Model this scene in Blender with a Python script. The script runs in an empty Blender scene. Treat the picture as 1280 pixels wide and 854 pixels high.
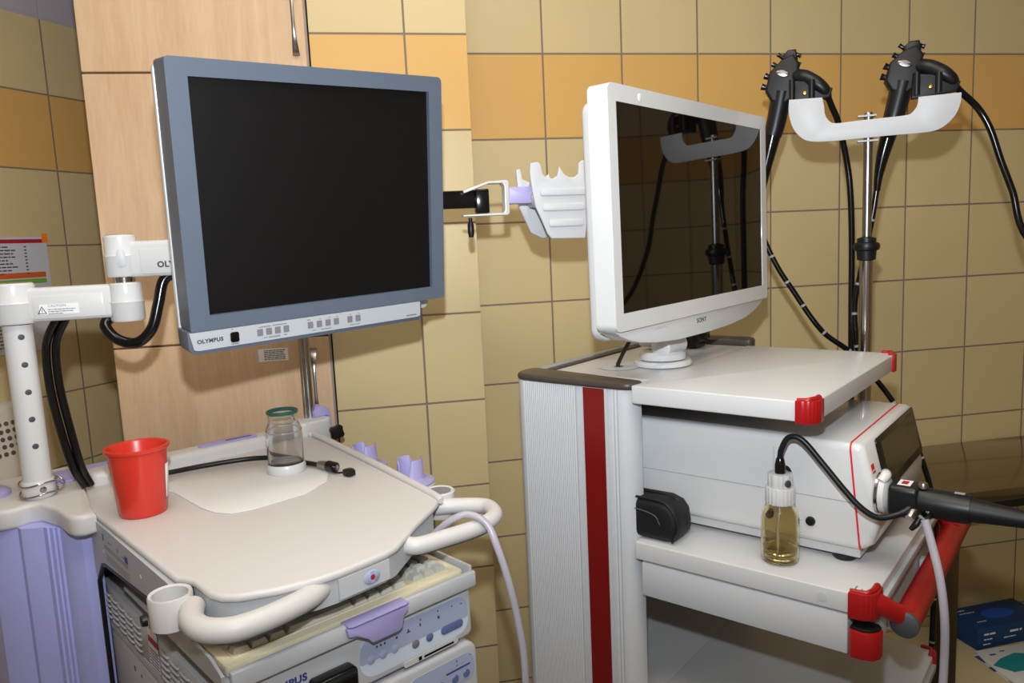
import bpy, bmesh, math, random
from mathutils import Vector, Matrix, Euler
random.seed(7)
PI = math.pi
scn = bpy.context.scene
COL = scn.collection

# ------------------------------------------------------------------ camera, world, lights, exposure
camd = bpy.data.cameras.new('camera'); cam = bpy.data.objects.new('camera', camd); COL.objects.link(cam)
camd.sensor_width = 36.0; camd.lens = 940.774 / 1280 * 36.0; camd.clip_start = 0.02
Rr = Vector((0.98076241, -0.18983407, -0.04547663))
Ru = Vector((0.06905802, 0.11951594, 0.99042765))
Rf = Vector((0.18258173, 0.97451473, -0.13032631))
CAM = Vector((0, -1.8398395, 1.45))
cm = Matrix.Identity(4)
for i in range(3):
    cm[i][0] = Rr[i]; cm[i][1] = Ru[i]; cm[i][2] = -Rf[i]; cm[i][3] = CAM[i]
cam.matrix_world = cm
scn.camera = cam
w = bpy.data.worlds.new('world'); scn.world = w; w.use_nodes = True
w.node_tree.nodes['Background'].inputs[0].default_value = (0.9, 0.95, 1, 1)
w.node_tree.nodes['Background'].inputs[1].default_value = 0.05
scn.view_settings.view_transform = 'Standard'; scn.view_settings.look = 'None'
scn.view_settings.gamma = 1; scn.view_settings.exposure = 0.09
try: scn.view_settings.use_curve_mapping = False
except Exception: pass

def area(name, loc, target, size, power, col, sy=None):
    l = bpy.data.lights.new(name, 'AREA'); l.energy = power; l.color = col
    l.shape = 'RECTANGLE'; l.size = size; l.size_y = sy or size
    o = bpy.data.objects.new(name, l); COL.objects.link(o); o.location = loc
    d = Vector(target) - Vector(loc); o.rotation_euler = d.to_track_quat('-Z', 'Y').to_euler()
    return o
FLASH = 64.0
fl = bpy.data.lights.new('camera_flash', 'SPOT'); fl.energy = FLASH; fl.color = (0.84, 0.925, 1.0)
fl.spot_size = math.radians(140); fl.spot_blend = 1.0; fl.shadow_soft_size = 0.016
flo = bpy.data.objects.new('camera_flash', fl); COL.objects.link(flo)
flo.location = CAM + Ru * 0.165 + Rr * -0.01
flo.scale = (1.55, 1, 1); flo.rotation_euler = (Rf + Ru * 0.42).to_track_quat('-Z', 'Y').to_euler()
CEIL_W = 11.5
area('ceiling_light_near', (0.2, -1.7, 2.62), (0.2, -1.7, 0), 1.2, CEIL_W, (1.0, 0.90, 0.74), 0.5)
area('ceiling_light_front', (0.1, -0.8, 2.62), (0.1, -0.8, 0), 1.2, CEIL_W * 0.45, (1.0, 0.90, 0.74), 0.3)

# ------------------------------------------------------------------ materials
def lin(c):
    return tuple(((v / 255) / 12.92 if v / 255 <= 0.04045 else ((v / 255 + 0.055) / 1.055) ** 2.4) for v in c)
def mat(name, rgb, rough=0.45, metal=0.0, spec=0.5, trans=0.0, ior=1.45, bump=0.0, bscale=300, coat=0.0, alpha=1.0, var=0.0):
    m = bpy.data.materials.new(name); m.use_nodes = True
    nt = m.node_tree; b = nt.nodes['Principled BSDF']
    c = lin(rgb) + (1,)
    b.inputs['Base Color'].default_value = c
    b.inputs['Roughness'].default_value = rough; b.inputs['Metallic'].default_value = metal
    b.inputs['Specular IOR Level'].default_value = spec
    b.inputs['Transmission Weight'].default_value = trans; b.inputs['IOR'].default_value = ior
    b.inputs['Coat Weight'].default_value = coat
    tc = nt.nodes.new('ShaderNodeTexCoord'); n = nt.nodes.new('ShaderNodeTexNoise')
    n.inputs['Scale'].default_value = bscale; n.inputs['Detail'].default_value = 3
    nt.links.new(tc.outputs['Object'], n.inputs['Vector'])
    if bump > 0:
        bp = nt.nodes.new('ShaderNodeBump'); bp.inputs['Strength'].default_value = bump; bp.inputs['Distance'].default_value = 0.001
        nt.links.new(n.outputs['Fac'], bp.inputs['Height']); nt.links.new(bp.outputs['Normal'], b.inputs['Normal'])
    # slight mottling so that no surface is perfectly even
    n2 = nt.nodes.new('ShaderNodeTexNoise'); n2.inputs['Scale'].default_value = 9; n2.inputs['Detail'].default_value = 4
    nt.links.new(tc.outputs['Object'], n2.inputs['Vector'])
    hs = nt.nodes.new('ShaderNodeHueSaturation'); hs.inputs['Color'].default_value = c
    mr = nt.nodes.new('ShaderNodeMapRange'); v = var or 0.04
    mr.inputs['To Min'].default_value = 1 - v; mr.inputs['To Max'].default_value = 1 + v
    nt.links.new(n2.outputs['Fac'], mr.inputs['Value']); nt.links.new(mr.outputs['Result'], hs.inputs['Value'])
    nt.links.new(hs.outputs['Color'], b.inputs['Base Color'])
    return m

def N(nt, t, **k):
    n = nt.nodes.new(t)
    for a, v in k.items(): setattr(n, a, v)
    return n
def mth(nt, op, a, b=None, c=None):
    n = nt.nodes.new('ShaderNodeMath'); n.operation = op
    for i, v in enumerate((a, b, c)):
        if v is None: continue
        if isinstance(v, (int, float)): n.inputs[i].default_value = v
        else: nt.links.new(v, n.inputs[i])
    return n.outputs[0]

def tile_mat(name, axis, off, shade=0.0):
    """20 cm ceramic tiles: ivory, one ochre row, grey-brown grout, plaster above z 2.09"""
    m = bpy.data.materials.new(name); m.use_nodes = True; nt = m.node_tree; b = nt.nodes['Principled BSDF']
    g = N(nt, 'ShaderNodeNewGeometry')
    dp = N(nt, 'ShaderNodeVectorMath', operation='DOT_PRODUCT'); dp.inputs[1].default_value = axis
    nt.links.new(g.outputs['Position'], dp.inputs[0])
    sp = N(nt, 'ShaderNodeSeparateXYZ'); nt.links.new(g.outputs['Position'], sp.inputs[0])
    u = mth(nt, 'DIVIDE', mth(nt, 'SUBTRACT', dp.outputs['Value'], off), 0.2)
    v = mth(nt, 'DIVIDE', mth(nt, 'SUBTRACT', sp.outputs['Z'], 1.898), 0.2)
    def dist(x):
        f = mth(nt, 'FRACT', mth(nt, 'ADD', x, 100.5)); return mth(nt, 'ABSOLUTE', mth(nt, 'SUBTRACT', f, 0.5))
    d = mth(nt, 'MINIMUM', dist(u), dist(v))
    gm = N(nt, 'ShaderNodeMapRange', interpolation_type='SMOOTHSTEP'); nt.links.new(d, gm.inputs['Value'])
    gm.inputs['From Min'].default_value = 0.008; gm.inputs['From Max'].default_value = 0.0135
    # per tile id
    fu = mth(nt, 'FLOOR', u); fv = mth(nt, 'FLOOR', v)
    cb = N(nt, 'ShaderNodeCombineXYZ'); nt.links.new(fu, cb.inputs[0]); nt.links.new(fv, cb.inputs[1])
    wn = N(nt, 'ShaderNodeTexWhiteNoise'); nt.links.new(cb.outputs[0], wn.inputs['Vector'])
    och = mth(nt, 'COMPARE', fv, -1.0, 0.1)
    mx = N(nt, 'ShaderNodeMix', data_type='RGBA')
    mx.inputs[6].default_value = lin((209, 188, 141)) + (1,); mx.inputs[7].default_value = lin((218, 172, 101)) + (1,)
    nt.links.new(och, mx.inputs[0])
    ns = N(nt, 'ShaderNodeTexNoise'); ns.inputs['Scale'].default_value = 6; ns.inputs['Detail'].default_value = 5
    nt.links.new(g.outputs['Position'], ns.inputs['Vector'])
    hs = N(nt, 'ShaderNodeHueSaturation'); nt.links.new(mx.outputs[2], hs.inputs['Color'])
    val = mth(nt, 'ADD', mth(nt, 'MULTIPLY', wn.outputs['Value'], 0.05), mth(nt, 'ADD', mth(nt, 'MULTIPLY', ns.outputs['Fac'], 0.08), 0.935))
    nt.links.new(val, hs.inputs['Value'])
    gx = N(nt, 'ShaderNodeMix', data_type='RGBA'); gx.inputs[6].default_value = lin((132, 115, 101)) + (1,)
    nt.links.new(gm.outputs[0], gx.inputs[0]); nt.links.new(hs.outputs['Color'], gx.inputs[7])
    pl = mth(nt, 'GREATER_THAN', sp.outputs['Z'], 2.092)
    px = N(nt, 'ShaderNodeMix', data_type='RGBA'); px.inputs[7].default_value = lin((176, 168, 176)) + (1,)
    nt.links.new(pl, px.inputs[0]); nt.links.new(gx.outputs[2], px.inputs[6])
    nt.links.new(px.outputs[2], b.inputs['Base Color'])
    rg = N(nt, 'ShaderNodeMapRange'); nt.links.new(gm.outputs[0], rg.inputs['Value'])
    rg.inputs['To Min'].default_value = 0.85; rg.inputs['To Max'].default_value = 0.32
    nt.links.new(mth(nt, 'MAXIMUM', rg.outputs[0], mth(nt, 'MULTIPLY', pl, 0.9)), b.inputs['Roughness'])
    bp = N(nt, 'ShaderNodeBump'); bp.inputs['Strength'].default_value = 0.6; bp.inputs['Distance'].default_value = 0.0015
    nt.links.new(gm.outputs[0], bp.inputs['Height']); nt.links.new(bp.outputs['Normal'], b.inputs['Normal'])
    return m

def wood_mat():
    m = bpy.data.materials.new('beech_laminate'); m.use_nodes = True; nt = m.node_tree; b = nt.nodes['Principled BSDF']
    g = N(nt, 'ShaderNodeNewGeometry'); mp = N(nt, 'ShaderNodeMapping'); mp.inputs['Scale'].default_value = (14, 14, 1.2)
    nt.links.new(g.outputs['Position'], mp.inputs['Vector'])
    n = N(nt, 'ShaderNodeTexNoise'); n.inputs['Scale'].default_value = 1.6; n.inputs['Detail'].default_value = 6; n.inputs['Distortion'].default_value = 0.8
    nt.links.new(mp.outputs[0], n.inputs['Vector'])
    mp2 = N(nt, 'ShaderNodeMapping'); mp2.inputs['Scale'].default_value = (160, 160, 22); nt.links.new(g.outputs['Position'], mp2.inputs['Vector'])
    n2 = N(nt, 'ShaderNodeTexNoise'); n2.inputs['Scale'].default_value = 1; n2.inputs['Detail'].default_value = 2
    nt.links.new(mp2.outputs[0], n2.inputs['Vector'])
    cr = N(nt, 'ShaderNodeValToRGB'); e = cr.color_ramp.elements
    e[0].position = 0.3; e[0].color = lin((196, 158, 122)) + (1,); e[1].position = 0.7; e[1].color = lin((220, 188, 152)) + (1,)
    f = mth(nt, 'ADD', mth(nt, 'MULTIPLY', n.outputs['Fac'], 0.72), mth(nt, 'MULTIPLY', n2.outputs['Fac'], 0.28))
    nt.links.new(f, cr.inputs[0]); nt.links.new(cr.outputs[0], b.inputs['Base Color'])
    b.inputs['Roughness'].default_value = 0.42
    return m

def brushed_mat(name, rgb, rough, scale=(2, 2, 300)):
    m = bpy.data.materials.new(name); m.use_nodes = True; nt = m.node_tree; b = nt.nodes['Principled BSDF']
    tc = N(nt, 'ShaderNodeTexCoord'); mp = N(nt, 'ShaderNodeMapping'); mp.inputs['Scale'].default_value = scale
    nt.links.new(tc.outputs['Object'], mp.inputs[0]); n = N(nt, 'ShaderNodeTexNoise'); n.inputs['Scale'].default_value = 1
    nt.links.new(mp.outputs[0], n.inputs['Vector'])
    b.inputs['Base Color'].default_value = lin(rgb) + (1,); b.inputs['Metallic'].default_value = 1
    r = N(nt, 'ShaderNodeMapRange'); r.inputs['To Min'].default_value = rough * 0.8; r.inputs['To Max'].default_value = rough * 1.25
    nt.links.new(n.outputs['Fac'], r.inputs['Value']); nt.links.new(r.outputs[0], b.inputs['Roughness'])
    return m

LD = Vector((-0.541, -0.841, 0)); LN = Vector((0.841, -0.541, 0)); LW0 = Vector((-0.805, 0.441, 0))
M = dict(
 tile_back=tile_mat('ivory_tiles_back', (1, 0, 0), 0.452),
 tile_pillar=tile_mat('ivory_tiles_pillar', (1, 0, 0), 0.112),
 tile_left=tile_mat('ivory_tiles_left', tuple(LD), LW0.dot(LD)),
 tile_right=tile_mat('ivory_tiles_right', (0, 1, 0), 0.0),
 plaster=mat('plaster', (222, 216, 208), 0.9, bump=0.2, bscale=80),
 floor=mat('grey_vinyl', (130, 126, 120), 0.4, var=0.15),
 wood=wood_mat(),
 edge=mat('grey_edge_band', (140, 130, 122), 0.5),
 dark_gap=mat('dark_brown', (60, 42, 28), 0.6),
 white=mat('white_enamel', (204, 203, 203), 0.26, bump=0.08, bscale=900),
 white2=mat('white_powder_coat', (196, 197, 201), 0.42, bump=0.12, bscale=900),
 tray=mat('warm_white_plastic', (208, 204, 202), 0.38, bump=0.15, bscale=1200, var=0.02),
 ivory=mat('ivory_plastic', (226, 214, 184), 0.45),
 keys=mat('grey_keys', (196, 194, 184), 0.5),
 keysdk=mat('dark_grey_keys', (140, 144, 144), 0.5),
 gloss_white=mat('gloss_white_plastic', (214, 213, 213), 0.22, coat=0.3),
 lightgrey=mat('light_grey_paint', (182, 184, 188), 0.42),
 midgrey=mat('mid_grey_paint', (150, 154, 158), 0.45),
 darkgrey=mat('dark_grey', (70, 72, 76), 0.5),
 lav=mat('lavender_plastic', (170, 162, 212), 0.38),
 lavmetal=mat('lavender_anodised', (180, 183, 244), 0.35, metal=0.1, var=0.05),
 blue=mat('slate_blue_plastic', (92, 101, 116), 0.42, bump=0.15, bscale=1500),
 silver=mat('silver_paint', (190, 194, 200), 0.35, metal=0.15),
 screen_matte=mat('matte_black_screen', (14, 12, 12), 0.42, spec=0.3),
 screen_gloss=mat('glossy_black_screen', (9, 6, 5), 0.03, spec=0.72, var=0.01),
 black=mat('black_rubber', (20, 20, 22), 0.38),
 blackg=mat('black_gloss', (12, 12, 14), 0.18),
 blackm=mat('black_matte', (17, 17, 20), 0.5, bump=0.1),
 fabric=mat('black_nylon', (14, 14, 18), 0.55, bump=0.6, bscale=700),
 brown=mat('dark_brown_cap', (72, 64, 56), 0.38),
 red=mat('red_plastic', (162, 18, 22), 0.32),
 redstripe=mat('red_stripe', (118, 15, 14), 0.3),
 redline=mat('red_line', (214, 44, 50), 0.4),
 bucket=mat('red_bucket_plastic', (212, 54, 40), 0.3, coat=0.2),
 chrome=mat('chrome', (178, 172, 170), 0.16, metal=1.0),
 nickel=mat('satin_nickel', (158, 154, 152), 0.3, metal=1.0),
 brass=mat('brass', (200, 160, 70), 0.3, metal=1.0),
 steel=brushed_mat('brushed_steel', (150, 142, 130), 0.13, (300, 3, 3)),
 steelleg=brushed_mat('steel_leg', (120, 108, 98), 0.3, (60, 60, 2)),
 glass=mat('clear_glass', (246, 248, 250), 0.03, trans=1.0, ior=1.45, var=0.001),
 rimglass=mat('green_rim_glass', (60, 120, 110), 0.08, trans=0.6, ior=1.5, var=0.001),
 amber=mat('amber_plastic', (250, 240, 208), 0.05, trans=1.0, ior=1.33, var=0.001),
 liquid=mat('clear_liquid', (252, 244, 214), 0.02, trans=1.0, ior=1.33, var=0.001),
 tubeclear=mat('milky_tubing', (204, 200, 212), 0.25, trans=0.35, ior=1.4),
 paper=mat('paper', (226, 226, 226), 0.8),
 paperg=mat('grey_paper', (200, 200, 210), 0.8),
 label=mat('label_white', (236, 236, 238), 0.5),
 orange=mat('orange_tape', (255, 130, 30), 0.6),
 ink=mat('ink_dark', (60, 62, 70), 0.6),
 inkblue=mat('ink_blue', (60, 66, 140), 0.6),
 inkgrey=mat('ink_grey', (130, 128, 130), 0.6),
 crimson=mat('crimson_print', (170, 30, 50), 0.6),
 prt_orange=mat('orange_print', (210, 96, 40), 0.6),
 prt_green=mat('green_print', (120, 170, 60), 0.6),
 prt_pink=mat('pink_print', (222, 170, 160), 0.6),
 panelblue=mat('panel_blue', (168, 178, 206), 0.35),
 panellight=mat('panel_light_blue', (212, 222, 238), 0.35),
 btnblue=mat('button_blue', (96, 112, 156), 0.35),
 btngrey=mat('button_grey', (122, 122, 128), 0.35),
 glovebox=mat('dark_blue_card', (18, 62, 110), 0.5, var=0.25),
 glovelt=mat('bright_blue_card', (24, 84, 190), 0.5),
 teal=mat('teal_card', (30, 150, 160), 0.5),
 phone=mat('beige_phone', (222, 214, 202), 0.4),
 phonekey=mat('brown_key', (96, 86, 76), 0.5),
 doily=mat('white_pad', (222, 220, 218), 0.85, bump=0.4, bscale=500),
 dispol=mat('display_olive', (58, 50, 34), 0.08, spec=0.6),
 lamp=None,
)
lm = bpy.data.materials.new('lamp_diffuser'); lm.use_nodes = True
lb = lm.node_tree.nodes['Principled BSDF']; lb.inputs['Emission Color'].default_value = (1, .95, .85, 1); lb.inputs['Emission Strength'].default_value = 2.0
M['lamp'] = lm

# ------------------------------------------------------------------ mesh helpers
def bm_new(): return bmesh.new()
def merge(bm, other, mtx=None):
    me = bpy.data.meshes.new('tmp'); other.to_mesh(me); other.free()
    if mtx is not None: me.transform(mtx)
    bm.from_mesh(me); bpy.data.meshes.remove(me)
def add_box(bm, x0, x1, y0, y1, z0, z1, bev=0.0, seg=2, mtx=None):
    t = bmesh.new(); bmesh.ops.create_cube(t, size=1)
    for v in t.verts:
        v.co = Vector(((x0 + x1) / 2 + v.co.x * (x1 - x0), (y0 + y1) / 2 + v.co.y * (y1 - y0), (z0 + z1) / 2 + v.co.z * (z1 - z0)))
    if bev > 0: bmesh.ops.bevel(t, geom=t.edges[:], offset=bev, segments=seg, profile=0.5, affect='EDGES', clamp_overlap=True)
    merge(bm, t, mtx)
def add_prism(bm, loop, h0, h1, holes=(), mtx=None, bev=0.0, seg=2):
    """loop: list of (a,b); extruded along the third axis from h0 to h1 (local z). mtx places it."""
    t = bmesh.new()
    es = []; vs_all = []
    for lp in [loop] + list(holes):
        vs = [t.verts.new((a, b, h0)) for a, b in lp]; vs_all += vs
        for i in range(len(vs)): es.append(t.edges.new((vs[i], vs[(i + 1) % len(vs)])))
    if holes:
        r = bmesh.ops.triangle_fill(t, use_beauty=True, use_dissolve=False, edges=es); faces = [f for f in r['geom'] if isinstance(f, bmesh.types.BMFace)]
    else:
        faces = [t.faces.new(vs_all)]
    r = bmesh.ops.extrude_face_region(t, geom=faces)
    nv = [g for g in r['geom'] if isinstance(g, bmesh.types.BMVert)]
    for v in nv: v.co.z = h1
    bmesh.ops.recalc_face_normals(t, faces=t.faces[:])
    if bev > 0:
        ed = [e for e in t.edges if len(e.link_faces) == 2 and abs(e.verts[0].co.z - e.verts[1].co.z) < 1e-7 and e.calc_face_angle(0) > 0.8]
        bmesh.ops.bevel(t, geom=ed, offset=bev, segments=seg, profile=0.5, affect='EDGES', clamp_overlap=True)
    merge(bm, t, mtx)
def soften(pts, k=2):
    for _ in range(k):
        q = []
        for i in range(len(pts)):
            a, b = pts[i], pts[(i + 1) % len(pts)]
            q += [(a[0] * .75 + b[0] * .25, a[1] * .75 + b[1] * .25), (a[0] * .25 + b[0] * .75, a[1] * .25 + b[1] * .75)]
        pts = q
    return pts
def rrect(x0, x1, y0, y1, r, n=6):
    if not isinstance(r, (tuple, list)): r = (r,) * 4   # bl, br, tr, tl
    out = []
    for (cx, cy, a0, rr) in ((x0 + r[0], y0 + r[0], PI, r[0]), (x1 - r[1], y0 + r[1], 1.5 * PI, r[1]), (x1 - r[2], y1 - r[2], 0, r[2]), (x0 + r[3], y1 - r[3], 0.5 * PI, r[3])):
        for i in range(n + 1):
            a = a0 + i / n * PI / 2
            out.append((cx + rr * math.cos(a), cy + rr * math.sin(a)))
    return out
def circ(cx, cy, r, n=32, ry=None):
    return [(cx + r * math.cos(2 * PI * i / n), cy + (ry or r) * math.sin(2 * PI * i / n)) for i in range(n)]
def add_lathe(bm, prof, c=(0, 0, 0), n=40, mtx=None, closed=False):
    t = bmesh.new(); rings = []
    for r, z in prof:
        if r < 1e-6: rings.append([t.verts.new((0, 0, z))])
        else: rings.append([t.verts.new((r * math.cos(2 * PI * i / n), r * math.sin(2 * PI * i / n), z)) for i in range(n)])
    pairs = list(zip(rings, rings[1:])) + ([(rings[-1], rings[0])] if closed else [])
    for a, b in pairs:
        for i in range(n):
            j = (i + 1) % n
            if len(a) == 1 and len(b) == 1: continue
            if len(a) == 1: t.faces.new((a[0], b[j], b[i]))
            elif len(b) == 1: t.faces.new((a[i], a[j], b[0]))
            else: t.faces.new((a[i], a[j], b[j], b[i]))
    bmesh.ops.recalc_face_normals(t, faces=t.faces[:])
    T = Matrix.Translation(c)
    merge(bm, t, (mtx @ T) if mtx is not None else T)
def smooth_path(pts, sub=6):
    P = [Vector(p) for p in pts]
    if len(P) < 3: return P, [i for i in range(len(P))]
    out = []; par = []
    for i in range(len(P) - 1):
        p0 = P[i - 1] if i > 0 else P[i] * 2 - P[i + 1]; p1 = P[i]; p2 = P[i + 1]; p3 = P[i + 2] if i + 2 < len(P) else P[i + 1] * 2 - P[i]
        for s in range(sub):
            t = s / sub
            out.append(0.5 * ((2 * p1) + (-p0 + p2) * t + (2 * p0 - 5 * p1 + 4 * p2 - p3) * t * t + (-p0 + 3 * p1 - 3 * p2 + p3) * t ** 3)); par.append(i + t)
    out.append(P[-1]); par.append(len(P) - 1)
    return out, par
def add_tube(bm, pts, r, n=14, sub=6, smooth=True, cap=True, flat=1.0, rib=None):
    if smooth: path, par = smooth_path(pts, sub)
    else: path = [Vector(p) for p in pts]; par = list(range(len(pts)))
    def rad(t):
        if isinstance(r, (int, float)): return r
        i = min(int(t), len(r) - 2); f = t - i
        return r[i] * (1 - f) + r[i + 1] * f
    t = bmesh.new(); rings = []
    up = None
    for k, p in enumerate(path):
        tg = (path[min(k + 1, len(path) - 1)] - path[max(k - 1, 0)]).normalized()
        if up is None:
            up = Vector((0, 0, 1)) if abs(tg.z) < 0.9 else Vector((0, 1, 0))
        s = tg.cross(up).normalized(); up = s.cross(tg).normalized()
        rr = rad(par[k])
        rings.append([])
        for i in range(n):
            a = 2 * PI * i / n; q = rr * (1 + (rib * (1 if i % 2 else -1) if rib else 0))
            rings[-1].append(t.verts.new(p + s * math.cos(a) * q + up * math.sin(a) * q * flat))
    for a, b in zip(rings, rings[1:]):
        for i in range(n):
            j = (i + 1) % n; t.faces.new((a[i], a[j], b[j], b[i]))
    if cap: t.faces.new(rings[0][::-1]); t.faces.new(rings[-1])
    bmesh.ops.recalc_face_normals(t, faces=t.faces[:])
    merge(bm, t)
def link_mesh(name, bm, m, parent=None, ang=35, bev=0, seg=2, solid=0):
    me = bpy.data.meshes.new(name); bm.to_mesh(me); bm.free()
    for p in me.polygons: p.use_smooth = True
    try: me.set_sharp_from_angle(angle=math.radians(ang))
    except Exception: pass
    me.materials.append(m)
    o = bpy.data.objects.new(name, me); COL.objects.link(o)
    if parent is not None: o.parent = parent
    if bev:
        b = o.modifiers.new('bevel', 'BEVEL'); b.width = bev; b.segments = seg; b.limit_method = 'ANGLE'; b.angle_limit = math.radians(40); b.harden_normals = True
    return o
obj = link_mesh
def box(name, m, parent, *c, bev=0.0, seg=2, ang=35):
    bm = bm_new(); add_box(bm, *c, bev=bev, seg=seg); return obj(name, bm, m, parent, ang)
def tube(name, m, parent, pts, r, **k):
    bm = bm_new(); add_tube(bm, pts, r, **k); return obj(name, bm, m, parent, 50)
def lathe(name, m, parent, prof, c=(0, 0, 0), mtx=None, n=40, ang=40, closed=False):
    bm = bm_new(); add_lathe(bm, prof, c, n, mtx, closed); return obj(name, bm, m, parent, ang)
def prism(name, m, parent, loop, h0, h1, holes=(), mtx=None, bev=0.0, seg=2, ang=35):
    bm = bm_new(); add_prism(bm, loop, h0, h1, holes, mtx, bev, seg); return obj(name, bm, m, parent, ang)
# map prism axes: (a,b,h) -> facing plane. FY: a=x, b=z, h=-y (extrudes toward the viewer side -y)
FY = Matrix(((1, 0, 0, 0), (0, 0, -1, 0), (0, 1, 0, 0), (0, 0, 0, 1)))
# FX: a=y, b=z, h=x
FX = Matrix(((0, 0, 1, 0), (1, 0, 0, 0), (0, 1, 0, 0), (0, 0, 0, 1)))
_txt = {}
def text(name, s, size, m, parent, mtx, bold=0.0, sx=1.0, align='LEFT', ext=0.0002):
    cu = bpy.data.curves.new('t', 'FONT'); cu.body = s; cu.size = size; cu.extrude = ext; cu.offset = bold; cu.align_x = align; cu.space_character = 1.1
    o = bpy.data.objects.new('t', cu); COL.objects.link(o); dg = bpy.context.evaluated_depsgraph_get()
    me = bpy.data.meshes.new_from_object(o.evaluated_get(dg)); bpy.data.objects.remove(o); bpy.data.curves.remove(cu)
    me.transform(mtx @ Matrix.Diagonal((sx, 1, 1, 1)))
    me.materials.clear(); me.materials.append(m)
    r = bpy.data.objects.new(name, me); COL.objects.link(r); r.parent = parent
    return r
def at(x, y, z, base): return Matrix.Translation((x, y, z)) @ base
# text bases: text x->x, y->z, facing -y
TY = Matrix(((1, 0, 0, 0), (0, 0, -1, 0), (0, 1, 0, 0), (0, 0, 0, 1)))
# text facing -x : text x -> -y , y -> z, normal -x
TX = Matrix(((0, 0, -1, 0), (-1, 0, 0, 0), (0, 1, 0, 0), (0, 0, 0, 1)))
def print_rows(name, m, parent, base, rows, th=0.0003):
    """rows: (x0,x1,y,h) bars of unreadable small print in the base plane"""
    bm = bm_new()
    for (x0, x1, y, h) in rows: add_box(bm, x0, x1, y, y + h, 0, th)
    me_t = bmesh.new(); merge(me_t, bm, base)
    return obj(name, me_t, m, parent)
def words(x0, x1, y, h, rnd, fill=0.8):
    out = []; x = x0
    while x < x1:
        wl = rnd.uniform(1.5, 5) * h
        if x + wl > x1: wl = x1 - x
        if wl > h * 0.4: out.append((x, x + wl, y, h))
        x += wl + h * 0.7
    return out

class Frame:
    def __init__(s, o, yaw): s.o = Vector(o); s.a = yaw; s.M = Matrix.Rotation(yaw, 4, 'Z')
    def w(s, l): return s.M.to_3x3() @ Vector(l) + s.o
SF = Frame((0.55940414, -0.96941951, 0), math.radians(40.3))
OF = Frame((-0.21711074, -0.98260441, 0), math.radians(32))
BS = 1.072
BF = Frame((0.9723, -0.50, 0), math.radians(-32))
def bfz(z): return 1.45 + (z - 1.45) * BS
def hx2(x, z): return (0.81 * x, 1.45 + (z - 1.45) * (1 - 0.31 * x))
WF = Frame((0, 0, 0), 0)
def setp(o, label=None, cat=None, group=None, kind=None):
    if label: o['label'] = label
    if cat: o['category'] = cat
    if group: o['group'] = group
    if kind: o['kind'] = kind
    return o
def thing(name, label, cat, fr=WF, l=(0, 0, 0), group=None, yaw=0.0, mtx=None):
    o = bpy.data.objects.new(name, None); COL.objects.link(o); o.empty_display_size = 0.05
    if mtx is not None: o.matrix_world = mtx
    else: o.location = fr.w(l); o.rotation_euler = (0, 0, fr.a + yaw)
    return setp(o, label, cat, group)
def place(o, label, cat, fr=WF, l=(0, 0, 0), group=None, yaw=0.0):
    o.location = fr.w(l); o.rotation_euler = (0, 0, fr.a + yaw); return setp(o, label, cat, group)
def struct(name, bm, m):
    o = obj(name, bm, m); o['kind'] = 'structure'; return o

# ------------------------------------------------------------------ the room
def sbox(name, m, *c):
    bm = bm_new(); add_box(bm, *c); return struct(name, bm, m)
sbox('floor', M['floor'], -2.4, 2.7, -3.4, 0.75, -0.1, 0)
sbox('ceiling', M['plaster'], -2.4, 2.7, -3.4, 0.75, 2.7, 2.8)
sbox('wall_back', M['tile_back'], 0.0, 2.7, 0.0, 0.1, 0, 2.7)
sbox('wall_pillar', M['tile_pillar'], -0.084, 0.2445, -0.166, 0.0, 0, 2.7)
sbox('wall_alcove_back', M['tile_back'], -0.95, -0.08, 0.62, 0.72, 0, 2.7)
sbox('wall_alcove_side', M['tile_right'], -0.08, 0.0, 0.0, 0.72, 0, 2.7)
a0 = LW0 + LD * -0.22; a1 = LW0 + LD * 2.0
bm = bm_new(); L_ = [(a0.x, a0.y), (a1.x, a1.y), (a1.x - LN.x * .1, a1.y - LN.y * .1), (a0.x - LN.x * .1, a0.y - LN.y * .1)]
add_prism(bm, L_, 0, 2.7); struct('wall_left', bm, M['tile_left'])
sbox('wall_left_rear', M['plaster'], a1.x - 0.1, a1.x, -3.4, a1.y, 0, 2.7)
sbox('wall_right', M['tile_right'], 2.6, 2.7, -3.4, 0.0, 0, 2.7)
sbox('wall_front', M['plaster'], -2.4, 2.7, -3.4, -3.3, 0, 2.7)
for i, (x, y, sx, sy) in enumerate(((0.2, -1.7, 1.25, 0.55), (0.1, -0.8, 1.25, 0.35))):
    t = thing('ceiling_light', 'recessed ceiling lamp panel ' + ('above the camera side of the room' if i == 0 else 'above the carts near the back wall'), 'ceiling light', l=(x, y, 2.7))
    bm = bm_new(); add_prism(bm, rrect(-sx / 2 - .03, sx / 2 + .03, -sy / 2 - .03, sy / 2 + .03, .01), -0.03, 0, holes=[rrect(-sx / 2, sx / 2, -sy / 2, sy / 2, .005)])
    obj('frame', bm, M['white'], t)
    box('diffuser', M['lamp'], t, -sx / 2, sx / 2, -sy / 2, sy / 2, -0.008, -0.001)

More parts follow.
